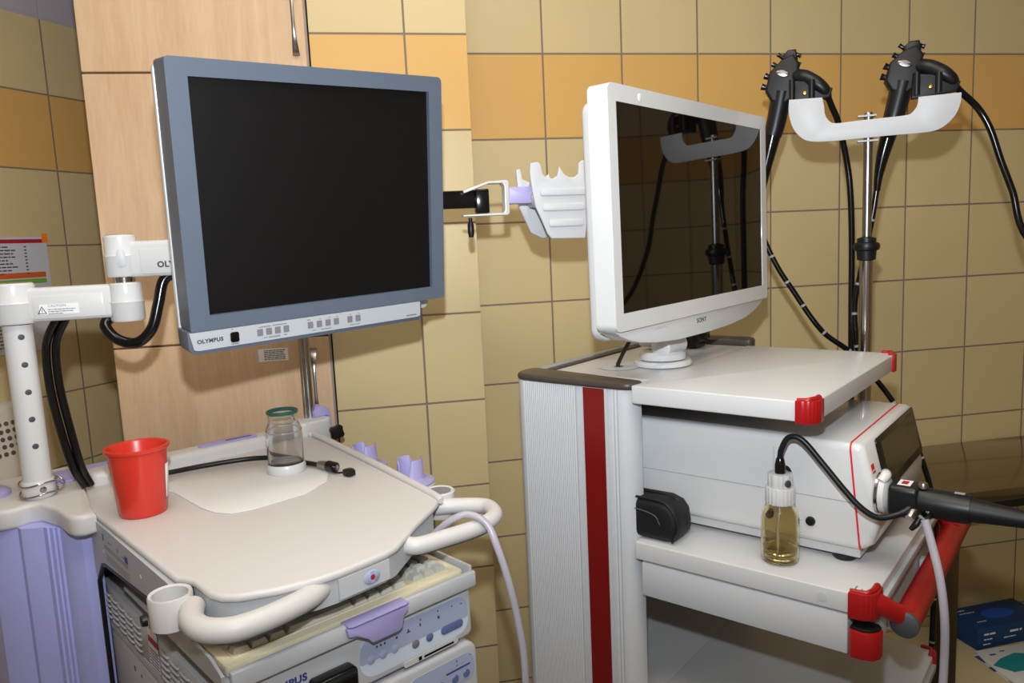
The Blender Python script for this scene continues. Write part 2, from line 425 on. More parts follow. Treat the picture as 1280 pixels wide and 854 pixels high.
# ------------------------------------------------------------------ wardrobe
cab = thing('wardrobe', 'tall beech laminate wardrobe built in between tiled pillar and left wall', 'wardrobe', l=(-0.30, -0.18, 0))
X0, X1 = -0.222, 0.213
box('body', M['wood'], cab, X0 + .001, X1 - .004, 0.019, 0.50, 0.1, 2.4)
box('plinth', M['dark_gap'], cab, X0 + .01, X1 - .01, 0.04, 0.5, 0.0, 0.1)
for nm, z0, z1 in (('door', 0.103, 1.2675), ('door', 1.2715, 1.8155), ('door', 1.8195, 2.4)):
    d = box(nm, M['wood'], cab, X0, X1 - .004, 0.0, 0.0185, z0, z1, bev=0.0012, seg=1)
    if z0 < 1:
        dl = d
    elif z0 > 1.8: du = d
box('edge_strip', M['edge'], cab, X1 - .004, X1, 0.002, 0.3, 0.1, 2.4)
def bow_handle(parent, x, z0, z1, lower):
    # flared bow handle: narrow in the middle, wide flat ends
    prof = []; n = 16
    bm = bm_new(); t = bmesh.new(); rings = []
    for i in range(n + 1):
        s = i / n; z = z0 + (z1 - z0) * s
        e = abs(2 * s - 1) ** 2.2
        wd = 0.0032 + 0.0042 * e; dep = 0.004; off = 0.026 * (1 - e ** 1.6) + 0.003
        x_ = x + (0.006 * (s - .5) if lower else 0.0)
        rings.append([t.verts.new((x_ + sx * wd, -off + sy * dep / 2 * (1.2 - 0.6 * abs(sx)), z)) for sx, sy in ((-1, -.6), (0, -1), (1, -.6), (1, .6), (0, .8), (-1, .6))])
    for a, b in zip(rings, rings[1:]):
        for k in range(6): t.faces.new((a[k], a[(k + 1) % 6], b[(k + 1) % 6], b[k]))
    t.faces.new(rings[0][::-1]); t.faces.new(rings[-1]); bmesh.ops.recalc_face_normals(t, faces=t.faces[:])
    merge(bm, t)
    for z in (z0 + .004, z1 - .004): add_box(bm, x - .004, x + .004, -.004, .001, z - .004, z + .004)
    return obj('handle', bm, M['nickel'], parent, 60)
bow_handle(dl, 0.175, 1.088, 1.244, False)
bow_handle(du, 0.189, 1.849, 2.005, False)
st = box('sticker', M['label'], dl, 0.061, 0.122, -0.0006, 0.0, 1.222, 1.249)
st['label'] = 'small white paper notice on the wardrobe door'
rnd = random.Random(3)
rows = []
for k in range(6): rows += words(0.073, 0.118 - rnd.random() * .006, 1.2255 + k * 0.0038, 0.0017, rnd)
print_rows('print', M['ink'], st, at(0, -0.0006, 0, TY), rows)

# ------------------------------------------------------------------ left wall: poster and telephone
LM = Matrix(((LD.x * -1, -LN.x, 0, 0), (LD.y * -1, -LN.y, 0, 0), (0, 0, 1, 0), (0, 0, 0, 1)))
# local x runs along the wall away from camera, -y out of the wall, z up
def wall_left_mtx(t, z, off=0.0):
    p = LW0 + LD * t + LN * off; m = LM.copy(); m[0][3] = p.x; m[1][3] = p.y; m[2][3] = z; return m
po = thing('printed_notice', 'laminated A4 chart with crimson, orange and green bands taped to left tiled wall', 'notice', mtx=wall_left_mtx(0.272, 1.225, 0.001))
W_, H_ = 0.212, 0.297
box('sheet', M['paperg'], po, 0, W_, -0.0012, 0, 0, H_)
b_ = at(0, -0.0012, 0, TY)
print_rows('crimson_band', M['crimson'], po, b_, [(0.0, W_ - .008, H_ - .016, .010)])
print_rows('orange_band', M['prt_orange'], po, b_, [(0.0, W_ - .012, H_ - .106, .014)])
print_rows('green_band', M['prt_green'], po, b_, [(0.0, W_ - .012, H_ - .121, .012)])
print_rows('pink_band', M['prt_pink'], po, b_, [(0.0, W_ - .07, H_ - .134, .009)])
rows = []
for k in range(9): rows += words(0.02, 0.09 + rnd.random() * .04, H_ - .027 - k * .0085, .0032, rnd) + [(0.148, 0.154, H_ - .027 - k * .0085, .0032)]
for k in range(3): rows += words(0.10, 0.20, H_ - .15 - k * .010, .003, rnd)
for k in range(10): rows += words(0.02, 0.10, H_ - .20 - k * .009, .003, rnd)
print_rows('print', M['ink'], po, b_, rows)
for (x, z) in ((W_ - .004, H_ - .004), (W_ - .004, 0.004), (0.032, 0.002)):
    box('tape', M['orange'], po, x - .008, x + .008, -.0022, -.0012, z - .012, z + .012)

ph = thing('wall_telephone', 'beige wall telephone with brown round keys and handset on left tiled wall', 'telephone', mtx=wall_left_mtx(0.32, 0.93, 0.0))
bm = bm_new(); add_prism(bm, rrect(0, 0.19, 0.0, 0.05, 0.006), 0, 0.22)   # body raked towards the user
for v in bm.verts:
    pass
bm.free()
bm = bm_new()
add_prism(bm, [(-0.0, 0.0), (-0.075, 0.0), (-0.045, 0.17), (-0.03, 0.18), (0.0, 0.18)], 0.0, 0.105, mtx=FX, bev=0.004)
obj('body', bm, M['phone'], ph)
bm = bm_new()
sl = Vector((0, 0.03, 0.17)).normalized(); nn = Vector((0, -0.985, 0.174))
for r_ in range(5):
    for c_ in range(4):
        cx = 0.022 + c_ * 0.0175; s = 0.060 + r_ * 0.0185
        p = Vector((cx, -0.075, 0)) + sl * s
        m_ = Matrix.Translation(p) @ nn.to_track_quat('Z', 'Y').to_matrix().to_4x4()
        add_lathe(bm, [(0, 0.003), (0.0045, 0.0028), (0.0056, 0.0015), (0.0058, -0.001)], n=14, mtx=m_)
obj('keypad', bm, M['phonekey'], ph)
tube('handset', M['phone'], ph, [(-0.035, -0.06, -0.01), (-0.035, -0.085, 0.02), (-0.03, -0.09, 0.09), (-0.035, -0.075, 0.16), (-0.035, -0.05, 0.185)], [0.024, 0.024, 0.015, 0.024, 0.024], n=18)
cp = [(0.02 + 0.008 * math.cos(i * 1.3), -0.03 + 0.008 * math.sin(i * 1.3), -0.002 - i * 0.0035) for i in range(40)]
tube('coiled_cord', M['phone'], ph, cp, 0.0022, n=6, sub=3)

# ------------------------------------------------------------------ steel table by the back wall
tb = thing('steel_table', 'brushed steel work table with dark legs against the back wall', 'table', l=(1.27, -0.37, 0))
bm = bm_new(); add_box(bm, 0, 1.1, 0.0, 0.365, 0.790, 0.821, bev=.003)
obj('table_top', bm, M['steel'], tb)
box('apron', M['black'], tb, 0.03, 1.07, 0.012, 0.03, 0.768, 0.789)
box('lower_shelf', mat('cream_laminate', (206, 192, 150), 0.45), tb, 0.03, 1.07, 0.02, 0.365, 0.255, 0.270, bev=.002)
for lx, ly in ((0.028, 0.010), (1.035, 0.010), (0.028, 0.325), (1.035, 0.325)):
    lg = box('leg', M['steelleg'], tb, lx, lx + .038, ly, ly + .036, 0.02, 0.789, bev=.004)
    box('foot', M['black'], lg, lx + .004, lx + .034, ly + .003, ly + .033, 0, 0.02)
gb = thing('glove_box', 'dark blue cardboard glove dispenser box on lower shelf of steel table', 'box', l=(1.585, -0.155, 0.271), yaw=math.radians(3))
box('carton', M['glovebox'], gb, 0, 0.24, 0, 0.115, 0, 0.062, bev=.0015)
bm = bm_new(); add_prism(bm, circ(0.125, 0.058, 0.052, 32, 0.026), 0.0615, 0.0628); obj('opening_flap', bm, M['glovelt'], gb)
print_rows('print', M['label'], gb, at(0, -.0002, 0, TY), words(.022, .06, .040, .005, rnd) + words(.022, .05, .026, .003, rnd) + words(.02, .045, .012, .003, rnd) + words(.11, .15, .036, .006, rnd) + words(.09, .13, .022, .003, rnd))
print_rows('top_print', M['label'], gb, at(0, 0, .0622, Matrix.Identity(4)), words(.01, .05, .095, .004, rnd) + words(.02, .07, .08, .003, rnd) + words(.03, .06, .03, .003, rnd))
pk = thing('flat_packet', 'white flat packet with teal patch lying before the blue glove box', 'packet', l=(1.60, -0.24, 0.2738))
prism('wrapper', M['paper'], pk, [(-.030, .076), (-.045, .020), (-.052, -.090), (.03, -.095), (.16, .02), (.16, .076)], 0, 0.004, bev=.0015)
prism('teal_patch', M['teal'], pk, [(-.040, .004), (-.012, -.036), (.042, -.036), (.11, .022), (.06, .040), (.003, .026)], 0.0041, 0.0048)
print_rows('print', M['inkblue'], pk, at(0, 0, .0041, Matrix.Identity(4)), [(-.01, .01, .045, .006), (.03, .045, .055, .004)])
pk2 = prism('leaflet', M['paper'], None, [(-.02, .06), (-.03, -.06), (.04, -.07), (.05, .06)], 0, 0.002)
place(pk2, 'thin white leaflet with purple corner under the flat packet', 'leaflet', l=(1.575, -0.235, 0.2712))
print_rows('purple_corner', M['inkblue'], pk2, at(0, 0, .002, Matrix.Identity(4)), [(-.022, -.008, .02, .035), (-.028, -.016, -.02, .02)])

# ------------------------------------------------------------------ right cart
rc = thing('equipment_trolley', 'white endoscopy trolley with red stripe, red bumpers and red push handle', 'trolley', SF)
def column_profile(y0, y1, x0, x1, rib=0.0006, n=64):
    """outer skin along -x face from y1 (rear) round to y0 (front) with fine flutes, flat inner face"""
    pts = []; th = (x1 - x0)
    # rear rounded end
    for i in range(9):
        a = PI / 2 + (PI / 2) * i / 8; pts.append((x0 + 0.030 + 0.030 * math.cos(a), y1 - 0.024 + 0.024 * math.sin(a)))
    ya, yb = y1 - 0.024, y0 + 0.024
    g1, g0 = 0.362, 0.320
    def flutes(a, b, pitch=0.0042):
        k = max(2, int(abs(a - b) / pitch))
        for i in range(k):
            y = a + (b - a) * i / k; yy = a + (b - a) * (i + .5) / k
            pts.append((x0, y)); pts.append((x0 + rib * 2, yy))
    flutes(ya, g1 + .013)
    for (xx, yy) in ((0, g1 + .012), (.004, g1 + .011), (.004, g1 + .006), (0, g1 + .005), (0, g1), (.001, g1), (.001, g0), (0, g0), (0, g0 - .004), (.004, g0 - .005), (.004, g0 - .010), (0, g0 - .011)): pts.append((x0 + xx, yy))
    flutes(g0 - .012, yb)
    for i in range(9):
        a = PI + (PI / 2) * i / 8; pts.append((x0 + 0.030 + 0.030 * math.cos(a), y0 + 0.024 + 0.024 * math.sin(a)))
    pts += [(x0 + .031, y0), (x1, y1 - .02), (x1, y1)]
    return pts
prof = column_profile(0.272, 0.505, 0.0, 0.058)
c1 = prism('side_column', M['white2'], rc, prof, 0.10, 1.216, ang=25)
s_ = box('red_stripe', M['redstripe'], c1, -0.0002, 0.0009, 0.3215, 0.3605, 0.1, 1.2155)
s_['label'] = 'deep red vertical stripe'
prism('column_cap', M['brown'], c1, [(a, b) for a, b in soften([(-.003, .30), (-.002, .280), (.012, .268), (.032, .268), (.036, .280), (.062, .47), (.064, .509), (.02, .509), (-.003, .49)])], 1.216, 1.228, bev=.005, seg=3)
prof2 = [(0.508 - a, b) for a, b in prof][::-1]
c2 = prism('side_column', M['white2'], rc, prof2, 0.10, 1.216, ang=25)
prism('column_cap', M['brown'], c2, soften([(.511, .30), (.511, .49), (.49, .509), (.445, .509), (.447, .47), (.472, .280), (.476, .268), (.498, .268), (.510, .280)]), 1.216, 1.236, bev=.005, seg=3)
rp = box('rear_panel', M['white2'], rc, 0.058, 0.450, 0.474, 0.488, 0.20, 1.214)
box('rear_rail', M['brown'], rp, 0.058, 0.450, 0.462, 0.476, 1.2145, 1.228, bev=.002)
box('rail_trim', M['midgrey'], rp, 0.058, 0.450, 0.476, 0.492, 1.2145, 1.2295, bev=.002)
# top shelf with shallow rim
def shelf(name, x0, x1, y0, y1, z0, z1, m=M['white']):
    bm = bm_new(); add_prism(bm, rrect(x0, x1, y0, y1, (0.016, 0.016, .002, .002)), z0, z1, bev=.0035, seg=3); return obj(name, bm, m, rc)
s1 = shelf('top_shelf', 0.0005, 0.459, 0.0, 0.272, 1.197, 1.225)
box('rear_deck', M['white'], s1, 0.0585, 0.4495, 0.271, 0.4615, 1.197, 1.2245)
bm = bm_new(); add_lathe(bm, [(0.033, 0), (0.036, 0.0012), (0.030, 0.0016), (0.0, 0.0012)], (0.138, 0.375, 1.2245)); g_ = obj('cable_grommet', bm, M['white2'], s1)
lathe('grommet_slot', M['darkgrey'], g_, [(0.0, 0.0), (0.008, 0.0), (0.008, 0.0005), (0, 0.0005)], (0.138, 0.375, 1.2260), n=16)
def corner_cap(x, y, z0, z1, sx, parent, r=0.024, name='corner_bumper', m=M['red'], t=0.0035):
    """L-shaped wrap round a shelf corner; sx=+1 near corner (x=0), -1 far corner; fluted"""
    pts = []
    rr = 0.018
    def P(a, b): pts.append((x + sx * a, y + b))
    P(-t + .0, r); 
    n = 14
    for i in range(n + 1):
        a = PI + (PI / 2) * i / n; q = (rr + t) * (1 + (0.035 if i % 2 else -0.0))
        P(rr + q * math.cos(a), rr + q * math.sin(a))
    P(r + .006, -t); P(r + .006, 0.0005); P(rr, 0.0005)
    for i in range(1, 6):
        a = 1.5 * PI - (PI / 2) * i / 6; P(rr + (rr - .0005) * math.cos(a), rr + (rr - .0005) * math.sin(a))
    P(0.0005, rr); P(0.0005, r)
    if sx < 0: pts.reverse()
    c = prism(name, m, parent, pts, z0, z1, bev=.0015, ang=30)
    # the rolled top lip of the bumper
    lip = [(x + sx * 0.003, y + r - .001, z1 - .001), (x + sx * .004, y + rr * .6, z1), (x + sx * rr * .45, y + rr * .35, z1 + .001), (x + sx * rr, y + .004, z1), (x + sx * (r + .005), y + .003, z1)]
    tube('bumper_lip', m, c, lip, [0.0035, .0035, .0035, .004, .0045], n=10)
    return c
corner_cap(0.0, 0.0, 1.195, 1.2265, 1, rc)
corner_cap(0.4595, 0.0, 1.195, 1.2265, -1, rc)
# middle shelf with front channel, drawer below
s2 = shelf('middle_shelf', 0.0005, 0.459, -0.075, 0.272, 0.947, 0.976)
box('rear_deck', M['white'], s2, 0.0585, 0.4495, 0.271, 0.473, 0.947, 0.9755)
box('front_channel', M['lightgrey'], s2, 0.03, 0.43, -0.081, -0.0745, 0.950, 0.962, bev=.001)
lathe('screw_plug', M['white2'], s2, [(0, 0), (.006, 0), (.0065, .001), (0, .0014)], mtx=Matrix(((0, 0, -1, 0.0005), (0, 1, 0, -0.012), (1, 0, 0, 0.9625), (0, 0, 0, 1))), n=20)
bm = bm_new(); print_rows('print', M['inkgrey'], s2, at(0, 0, .9762, Matrix.Identity(4)), [(.008, .014, -.052, .002), (.012, .02, -.058, .002), (.016, .026, -.050, .002), (.006, .016, -.046, .001)])
bm.free()
dr = box('drawer', M['white2'], rc, 0.002, 0.457, -0.044, 0.262, 0.889, 0.9445, bev=.002)
box('drawer_front', M['white'], dr, 0.034, 0.452, -0.072, -0.0445, 0.889, 0.934, bev=.002)
box('drawer_lip', M['lightgrey'], dr, 0.034, 0.452, -0.0725, -0.058, 0.9345, 0.940, bev=.001)
for gx in (0.09, 0.30): box('handle_bracket', M['lightgrey'], dr, gx, gx + .02, -0.080, -0.0725, 0.894, 0.918, bev=.002)
b3 = prism('drawer_bumper', M['red'], dr, [(0.0, -0.046), (-0.004, -0.05), (-0.004, -0.064), (0.0005, -0.076), (0.010, -0.082), (0.020, -0.083), (0.0275, -0.078), (0.0275, -0.048)], 0.889, 0.927, bev=.002)
prism('bumper_top', M['blackm'], b3, [(0.001, -0.047), (-0.002, -0.064), (0.0025, -0.074), (0.011, -0.080), (0.020, -0.081), (0.026, -0.076), (0.026, -0.048)], 0.927, 0.931, bev=.001)
corner_cap(0.4595, -0.075, 0.889, 0.977, -1, rc)
# handle: near arm, far arm, bar
hd = corner_cap(0.0, -0.075, 0.943, 0.979, 1, rc, r=0.030, name='handle_mount')
for xx, s in ((0.018, 1), (0.442, -1)):
    bm = bm_new(); add_tube(bm, [(xx, -0.066, 0.964), (xx + s * .008, -0.080, 0.957), (xx + s * .022, -0.094, 0.945), (xx + s * .036, -0.103, 0.936)], [0.014, .012, .0115, .013], n=16, flat=1.15)
    obj('handle_arm', bm, M['red'], rc)
hb = tube('push_handle', M['red'], rc, [(0.041, -0.104, 0.932), (0.2, -0.104, 0.932), (0.36, -0.104, 0.932), (0.478, -0.104, 0.932)], 0.0168, n=44, smooth=False, rib=0.025)
lathe('end_cap', M['darkgrey'], hb, [(0, 0.004), (.0145, 0.0035), (.0178, 0.001), (.0178, -0.004), (0, -0.004)], mtx=Matrix(((0, 0, -1, 0.039), (0, 1, 0, -0.104), (1, 0, 0, 0.932), (0, 0, 0, 1))), n=28)
lathe('end_cap', M['darkgrey'], hb, [(0, 0.004), (.0145, 0.0035), (.0178, 0.001), (.0178, -0.004), (0, -0.004)], mtx=Matrix(((0, 0, 1, 0.480), (0, 1, 0, -0.104), (-1, 0, 0, 0.932), (0, 0, 0, 1))), n=28)
# lower shelf, base, casters
s3 = shelf('lower_shelf', 0.0005, 0.459, -0.075, 0.272, 0.660, 0.688)
box('rear_deck', M['white'], s3, 0.0585, 0.4495, 0.271, 0.473, 0.660, 0.6875)
corner_cap(0.4595, -0.075, 0.655, 0.690, -1, rc); corner_cap(0.0, -0.075, 0.655, 0.690, 1, rc)
box('front_channel', M['lightgrey'], s3, 0.03, 0.43, -0.081, -0.0745, 0.664, 0.676, bev=.001)
s4 = shelf('base_shelf', -0.01, 0.47, -0.10, 0.49, 0.11, 0.16)
for cx, cy in ((0.03, -0.06), (0.43, -0.06), (0.03, 0.45), (0.43, 0.45)):
    k = lathe('caster', M['darkgrey'], rc, [(0, -.012), (.04, -.012), (.05, -.006), (.05, .006), (.04, .012), (0, .012)], mtx=Matrix(((0, 0, 1, cx), (0, 1, 0, cy), (-1, 0, 0, 0.05), (0, 0, 0, 1))), n=28)
    box('fork', M['lightgrey'], k, cx - .018, cx + .018, cy - .02, cy + .02, 0.092, 0.11)

# ---- right monitor
ang = 39.1
MR = Vector((0.77598907, 0.63070772, 0.00698099)); MU = Vector((-0.01092126, 0.00236912, 0.99993755)); MF = Vector((-0.63065179, 0.77601686, -0.00872654))
CS = Vector((0.56525483, -0.62786077, 1.49224324))
def mtx3(c, r, f, u):
    m = Matrix.Identity(4)
    for i in range(3): m[i][0] = r[i]; m[i][1] = f[i]; m[i][2] = u[i]; m[i][3] = c[i]
    return m
mo = thing('monitor', 'white glossy-screened widescreen monitor standing on the top shelf of the right trolley', 'monitor', mtx=mtx3(CS, MR, MF, MU))
bm = bm_new()
FYm = Matrix(((1, 0, 0, 0), (0, 0, 1, 0), (0, 1, 0, 0), (0, 0, 0, 1)))   # a=x, b=z, h=+y (into the body)
HOLE = rrect(-.2608, .2612, -.1512, .1508, .001, 2)
add_prism(bm, rrect(-.2825, .2845, -.1775, .1755, (.012, .006, .008, .012)), 0.0, 0.034, holes=[HOLE], mtx=FYm, bev=.0)
bez = obj('bezel', bm, M['gloss_white'], mo, bev=.0025, seg=3)
box('screen', M['screen_gloss'], mo, -.2606, .2610, 0.0012, 0.006, -.151, .1506)
chin = [(-.279, -.1772), (-.262, -.186), (-.240, -.194), (-.21, -.201), (-.16, -.208), (-.085, -.2135), (.02, -.2145), (.12, -.2125), (.186, -.207), (.225, -.199), (.258, -.189), (.281, -.1772)]
ch = prism('chin', M['gloss_white'], mo, chin[::-1], 0.0045, 0.034, mtx=FYm, bev=.002)
text('maker_lettering', 'SONY', 0.0112, M['ink'], ch, at(-.0195, 0.0043, -.1935, TY), bold=0.0001, sx=1.15)
bm = bm_new(); add_prism(bm, rrect(-.262, .264, -.196, .160, .02), 0.034, 0.062, mtx=FYm, bev=.008, seg=3); obj('back_cover', bm, M['white'], mo)
print_rows('panel_outline', M['lightgrey'], ch, at(0, .0044, 0, TY), [(-.165, -.125, -.1865, .0006), (-.1255, -.125, -.198, .012), (.226, .230, -.186, .0015), (.228, .229, -.196, .006)])
bm = bm_new(); add_lathe(bm, [(0, 0.0008), (.005, .0006), (.006, 0)], n=16, mtx=at(-.195, 0, .1625, TY)); obj('status_light', bm, M['label'], bez)
# stand in trolley frame
ms = box('neck', M['white'], mo, -.055, .012, 0.062, 0.105, -.235, -.02, bev=.010, seg=3)
for nm, prf, zz in (('base_disc', [(0, 0), (.047, 0), (.050, .002), (.050, .007), (.047, .0105), (0, .0105)], 0), ('swivel_disc', [(0, 0), (.040, 0), (.040, .010), (.036, .014), (0, .014)], 0.012)):
    lathe(nm, M['white'], mo, prf, (-.038, .062, -.2665 + zz))
lathe('swivel_gap', M['darkgrey'], mo, [(0, 0), (.038, 0), (.038, .002), (0, .002)], (-.038, .062, -.2562))
hx = lathe('hinge_knob', M['white'], mo, [(0, .034), (.014, .034), (.018, .031), (.019, .025), (.019, -.030), (0, -.030)], mtx=Matrix(((0, 0, -1, -.035), (0, 1, 0, .050), (1, 0, 0, -.232), (0, 0, 0, 1))), n=32)
# cable from monitor into grommet
cb_ = tube('power_cable', M['black'], None, [(0.005, -0.03, 0.055), (0.004, -0.02, 0.045), (0.0, 0.0, 0.008), (0, 0.002, 0.0)], 0.0035, n=10)
cb_.data.transform(Matrix.Translation((0, 0, 0)))
place(cb_, 'short black cable running from right monitor down into the shelf grommet', 'cable', SF, (0.138, 0.375, 1.2262))
cc = thing('cable_plug', 'black cable connector block behind the white monitor on the trolley shelf', 'connector', SF, (0.400, 0.355, 1.226))
box('housing', M['blackg'], cc, -.03, .03, -.02, .02, .012, .055, bev=.004)
box('foot', M['blackg'], cc, -.02, .02, -.012, .012, 0.0, .013)
tube('cord', M['black'], cc, [(0.0, .015, .04), (0.01, .05, .05), (0.018, .07, .02), (0.02, .078, .008)], .005, n=10)

# ---- processor box on middle shelf
pb = thing('light_source_unit', 'white rounded processor unit with red line and black touch display on trolley middle shelf', 'medical device', SF, (0.235, 0.18, 0.9765))
# local offsets
ox, oy, oz = 0.235, 0.18, 0.9765
def side(y, z): return (y - oy, z - oz)
outline = [side(.425, .998), side(.425, 1.145), side(.418, 1.152), side(-.026, 1.152), side(-.033, 1.1515), side(-.039, 1.148), side(-.0555, 1.080), side(-.059, 1.060), side(-.059, 1.035), side(-.053, 1.010), side(-.036, .998)]
bm = bm_new(); add_prism(bm, outline[::-1], 0.088 - ox, 0.388 - ox, mtx=FX, bev=.013, seg=4); bd = obj('housing', bm, M['gloss_white'], pb, ang=50)
def ring(x0, x1, y0, y1, z0, z1, r, t, name, m, parent):
    return prism(name, m, parent, rrect(x0 - t, x1 + t, z0 - t, z1 + t, r), -y1, -y0, holes=[rrect(x0 + .001, x1 - .001, z0 + .001, z1 - .001, r)], mtx=FY)
rl = ring(0.088 - ox, 0.388 - ox, -.0225 - oy, -.0200 - oy, .998 - oz, 1.152 - oz, .012, .0007, 'red_line', M['redline'], pb)
for v in rl.data.vertices: v.co.y -= (1.152 - oz - v.co.z) * .10
box('plinth', M['white'], pb, 0.098 - ox, 0.368 - ox, -.035 - oy, .415 - oy, 0.0075, 0.024, bev=.003)
for fx, fy in ((0.112, -.01), (0.355, -.01), (0.112, .38), (0.355, .38)):
    lathe('foot', M['black'], pb, [(0, 0), (.015, 0), (.017, .003), (.017, .0076), (0, .0076)], (fx - ox, fy - oy, 0), n=24)
# side access panel lines (raised outline)
pl_ = []
bm = bm_new()
pp = [(0.0875 - ox, .335 - oy, 1.02 - oz), (0.0875 - ox, .335 - oy, 1.115 - oz), (0.0885 - ox, .325 - oy, 1.138 - oz), (0.0935 - ox, .305 - oy, 1.147 - oz), (0.0935 - ox, .10 - oy, 1.147 - oz), (0.091 - ox, .075 - oy, 1.143 - oz)]
add_tube(bm, pp, 0.0009, n=6, sub=4); obj('panel_ridge', bm, M['gloss_white'], bd)
print_rows('panel_seam', M['midgrey'], bd, at(.0876 - ox, 0, 0, TX), [(-(.42 - oy), -(-.03 - oy), 1.068 - oz, .0007), (-(.085 - oy), -(.085 - oy) + .0006, 1.068 - oz, .066)])
# knobs seen beside the bottle
for yy in (0.092, 0.031):
    lathe('side_screw', M['black'], bd, [(0, .005), (.0055, .0045), (.007, .002), (.007, -.001)], mtx=Matrix(((0, 0, -1, .0876 - ox), (0, 1, 0, yy - oy), (1, 0, 0, 1.030 - oz), (0, 0, 0, 1))), n=16)
# tilted display on the raked upper front
d0 = Vector((0, -.0388 - oy, 1.1485 - oz)); d1 = Vector((0, -.0557 - oy, 1.079 - oz)); dv = (d0 - d1); dl_ = dv.length; dv.normalize()
dn = Vector((0, -dv.z, dv.y)).normalized()
if dn.y > 0: dn = -dn
DM = Matrix.Identity(4)
for i, (a, b, c) in enumerate(zip((1, 0, 0), dv, dn)): DM[i][0] = a; DM[i][1] = b; DM[i][2] = c
DM = Matrix.Translation(d1 + dn * .0003) @ DM
dsp = prism('display_surround', M['blackg'], pb, rrect(.142 - ox, .384 - ox, -.006, dl_ - .001, (.012, .008, .006, .006)), 0, .0022, mtx=DM, bev=.0006)
prism('display', M['dispol'], dsp, rrect(.164 - ox, .368 - ox, .006, dl_ - .010, .002), .0021, .0027, mtx=DM)
print_rows('logo', M['redline'], pb, DM, [(.100 - ox, .114 - ox, .036, .008), (.102 - ox, .116 - ox, .031, .003)])
sk = lathe('socket_collar', M['gloss_white'], pb, [(.0, .0), (.022, 0), (.026, .004), (.026, .014), (.020, .018), (0, .018)], mtx=Matrix(((1, 0, 0, .100 - ox), (0, 0, -1, -.053 - oy), (0, 1, 0, 1.085 - oz), (0, 0, 0, 1))), n=36)
lathe('release_ring', M['chrome'], sk, [(.0265, .002), (.028, .003), (.028, .006), (.0265, .007)], mtx=Matrix(((1, 0, 0, .100 - ox), (0, 0, -1, -.053 - oy), (0, 1, 0, 1.085 - oz), (0, 0, 0, 1))), n=36)
tube('lever', M['gloss_white'], sk, [(.085 - ox, -.062 - oy, 1.105 - oz), (.096 - ox, -.066 - oy, 1.112 - oz), (.114 - ox, -.062 - oy, 1.110 - oz)], [.006, .007, .006], n=12)

# ---- endoscope plug (connector) in the box
pg = thing('endoscope_connector', 'black endoscope connector plugged into the front of the white processor unit', 'connector', SF, (0.100, -0.0715, 1.083))
# axis along local -y
b1 = prism('plug_body', M['black'], pg, rrect(-.021, .021, -.023, .021, .008), 0.0005, .036, mtx=FY, bev=.004, seg=3)
print_rows('plug_label', M['label'], b1, at(0, -.004, .0212, Matrix(((1, 0, 0, 0), (0, 1, 0, 0), (0, 0, 1, 0), (0, 0, 0, 1)))), [(-.012, .012, -.022, .016)])
print_rows('plug_print', M['crimson'], b1, at(0, -.004, .0216, Matrix.Identity(4)), [(-.007, .007, -.018, .008)])
lathe('button', M['nickel'], pg, [(0, .007), (.005, .007), (.006, .005), (.0065, 0)], (-.003, -.040, .019), n=20)
tube('plug_neck', M['black'], pg, [(0, -.034, 0), (0, -.045, -.001), (0, -.075, -.002), (0, -.095, -.002)], [.0185, .0195, .0200, .0185], n=28, smooth=False)
tube('strain_relief', M['blackm'], pg, [(0, -.093, -.002), (0, -.10, -.002), (0.0, -.14, -.003), (0, -.18, -.004), (0, -.215, -.006)], [.0165, .0155, .012, .0085, .0058], n=24)
ven = tube('air_fitting', M['nickel'], pg, [(-.010, -.034, -.008), (-.020, -.031, -.013), (-.027, -.029, -.018)], [.0065, .0065, .0055], n=18, smooth=False)
tube('side_port', M['blackg'], pg, [(-.010, -.050, -.010), (-.018, -.047, -.014)], [.0085, .0065], n=18, smooth=False)
tube('port_cap', M['black'], pg, [(-.018, -.040, -.018), (-.022, -.036, -.026), (-.024, -.030, -.034)], [.0035, .0045, .003], n=10)
print_rows('grey_mark', M['midgrey'], pg, at(0, 0, .0178, Matrix.Identity(4)), [(-.004, .004, -.088, .012)])
# universal cord from plug looping round to second endoscope is added with the endoscopes below

# suction tubing hanging from plug
tube_o = tube('suction_tubing', M['tubeclear'], None, [(0, 0, 0), (-.006, -.010, -.03), (-.016, -.022, -.070), (-.020, -.029, -.120), (-.012, -.029, -.18), (-.012, -.026, -.25), (.0, -.01, -.40)], 0.0052, n=16)
place(tube_o, 'milky clear tube hanging from the black connector in front of red handle', 'tube', SF, (0.076, -0.118, 1.066))

# water bottle
wb = thing('water_bottle', 'small amber-tinted clear bottle with ribbed white cap on trolley middle shelf', 'bottle', SF, (0.050, 0.062, 0.9765))
wb.scale = (0.97, 0.97, 1.13)
prof = [(0, .002), (.021, .002), (.0255, .0035), (.027, .008), (.027, .058), (.0255, .066), (.021, .073), (.0185, .077), (.0185, .084),
        (.0170, .084), (.0170, .077), (.0195, .0715), (.024, .065), (.0255, .058), (.0255, .009), (.024, .005), (.020, .004), (0, .004)]
gl_ = lathe('glass_body', M['amber'], wb, prof, n=48)
lathe('water', M['liquid'], wb, [(0, .0042), (.020, .0045), (.0245, .008), (.0252, .012), (.0252, .020), (0, .020)], n=40)
bm = bm_new(); t = bmesh.new(); n = 60
for z0, z1, r in ((.0775, .099, .0205),):
    pts = [( (r + (.0006 if i % 3 else -.0004)) * math.cos(2 * PI * i / n), (r + (.0006 if i % 3 else -.0004)) * math.sin(2 * PI * i / n)) for i in range(n)]
    add_prism(bm, pts, z0, z1, bev=.001)
t.free(); cap_ = obj('screw_cap', bm, M['white'], wb)
bm = bm_new()
